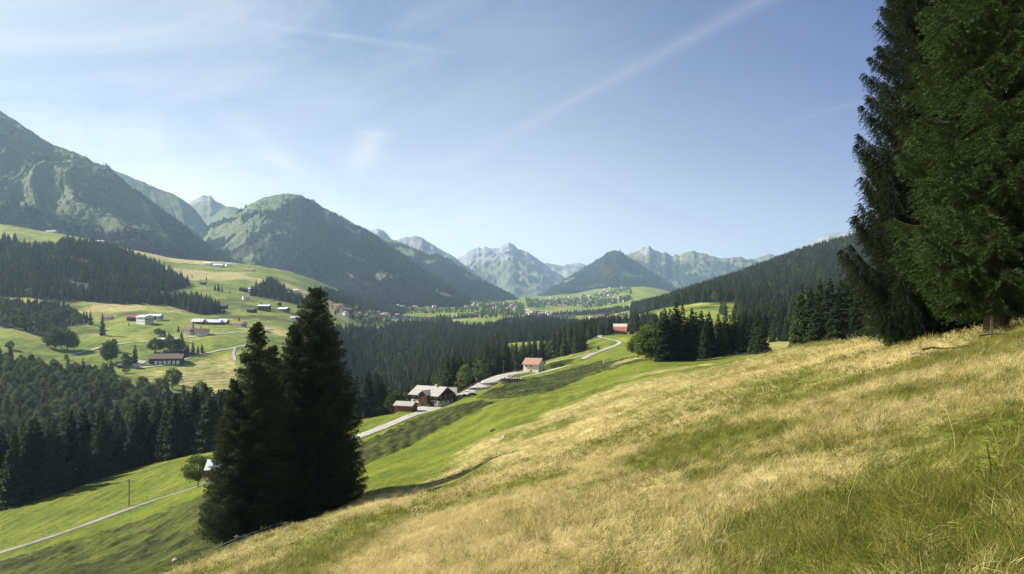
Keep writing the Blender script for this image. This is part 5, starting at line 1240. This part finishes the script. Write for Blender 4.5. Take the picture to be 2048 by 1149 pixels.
# silage clamp with white sacks
x, y, z = solve(1022, 764, 340, 440); e = link('silage_heap', None, None, (x, y, z+.5), R(-8)); tag(e, 'black covered silage heap edged with white sacks beside the road', 'silage heap')
n, m = 24, 9; t = np.linspace(-1, 1, n); w = np.linspace(-1, 1, m); TX, TY = np.meshgrid(t, w); ZZ = 1.6*(1-TY**4)*(1-TX**8)-.4; link('cover', mesh_np('cover', np.stack([TX*6.2, TY*2.0, ZZ], -1).reshape(-1, 3), grid_faces(m, n), M_BLACK, True), e)
for i in range(9):
    cx = -5.4+i*1.33; V, Q = tube([(cx-.25, .2, 1.30), (cx, .1, 1.42), (cx+.25, -.3, 1.35)], [.14, .24, .14], 6); link('sack', mesh_np('sack', V, Q, M_WHITE, True), e)
V, Q = tube([(-6.1, 1, .2), (-6.3, 0, .5), (-6.6, -1.2, .1)], [.3, .4, .3], 8); link('sack', mesh_np('sack', V, Q, M_WHITE, True), e)
# cars
def car(label, u, v, dg, yaw, paint, loc=None):
    x, y, z = loc or solve(u, v, dg*.8, dg*1.2); e = link('parked_car', None, None, (x, y, z+.22), R(yaw)); tag(e, label, 'car')
    prof = [(-2.15,.35),(-2.15,.85),(-1.95,1.0),(-1.55,1.42),(-.2,1.47),(.55,1.05),(1.75,.88),(2.15,.70),(2.15,.35)]
    V = [(a, s*.84*(1 if b < 1.1 else .86), b) for s in (-1, 1) for a, b in prof]; k = len(prof); Q = [(i, i+1, k+i+1, k+i) for i in range(k-1)]+[(k-1, 0, k, 2*k-1)]
    B = Buf(); B.add(np.array(V), Q=np.array(Q)); cen = np.array([(0, -.84, .7), (0, .84, .7)]); 
    T = [(i, (i+1) % k, 2*k) for i in range(k)]+[(k+(i+1) % k, k+i, 2*k+1) for i in range(k)]
    me = mesh_np('body', np.vstack([V, cen]), [np.array(T), np.array(Q)], paint); link('body', me, e)
    boxes('window', [(-1.35, .25, -.80, -.765, 1.02, 1.34), (-1.35, .25, .765, .80, 1.02, 1.34)], M_GLASS, e)
    Vw = np.array([(.52,-.66,1.09),(.52,.66,1.09),(-.12,.62,1.46),(-.12,-.62,1.46)])+(0.03,0,.02); link('windscreen', mesh_np('windscreen', Vw, np.array([(0,1,2,3)]), M_GLASS), e)
    for a in (-1.3, 1.35):
        for s in (-1, 1): Vt, Qt = tube([(a, s*.70, .32), (a, s*.88, .32)], [.33, .33], 12); w_ = link('wheel', mesh_np('wheel', Vt, Qt, M_TYRE), e); Vt, Qt = tube([(a, s*.86, .32), (a, s*.90, .32), (a, s*.905, .32)], [.2, .2, .01], 10); link('rim', mesh_np('rim', Vt, Qt, M_METAL), w_)
    for s in (-1, 1): boxes('headlight', [(2.08, 2.18, s*.58-.16, s*.58+.16, .62, .76)], M_LAMP, e)
car('dark blue car parked at the roadside above the farmhouse', 932, 796, 340, 12, M_CAR)
car('black car parked just behind the dark blue one', 945, 793, 343, 40, M_CAR)
car('silver car parked on the gravel before the machinery barn', 262, 735, 705, 20, M_CARW)
# garden table under the trees
x, y, z = solve(945, 779, 340, 375); e = link('picnic_table', None, None, (x, y, z), R(20)); tag(e, 'dark wooden picnic table on the lawn under the roadside trees', 'table')
boxes('table_top', [(-1.3, 1.3, -.5, .5, .72, .80)], M_WOODG, e); boxes('bench', [(-1.3, 1.3, -1.0, -.72, .42, .48)], M_WOODG, e); boxes('bench', [(-1.3, 1.3, .72, 1.0, .42, .48)], M_WOODG, e)
for a in (-1, 1): boxes('leg', [(a-.05, a+.05, -.9, .9, .32, .40), (a-.05, a+.05, -.5, -.4, -.2, .72), (a-.05, a+.05, .4, .5, -.2, .72)], M_WOODG, e)
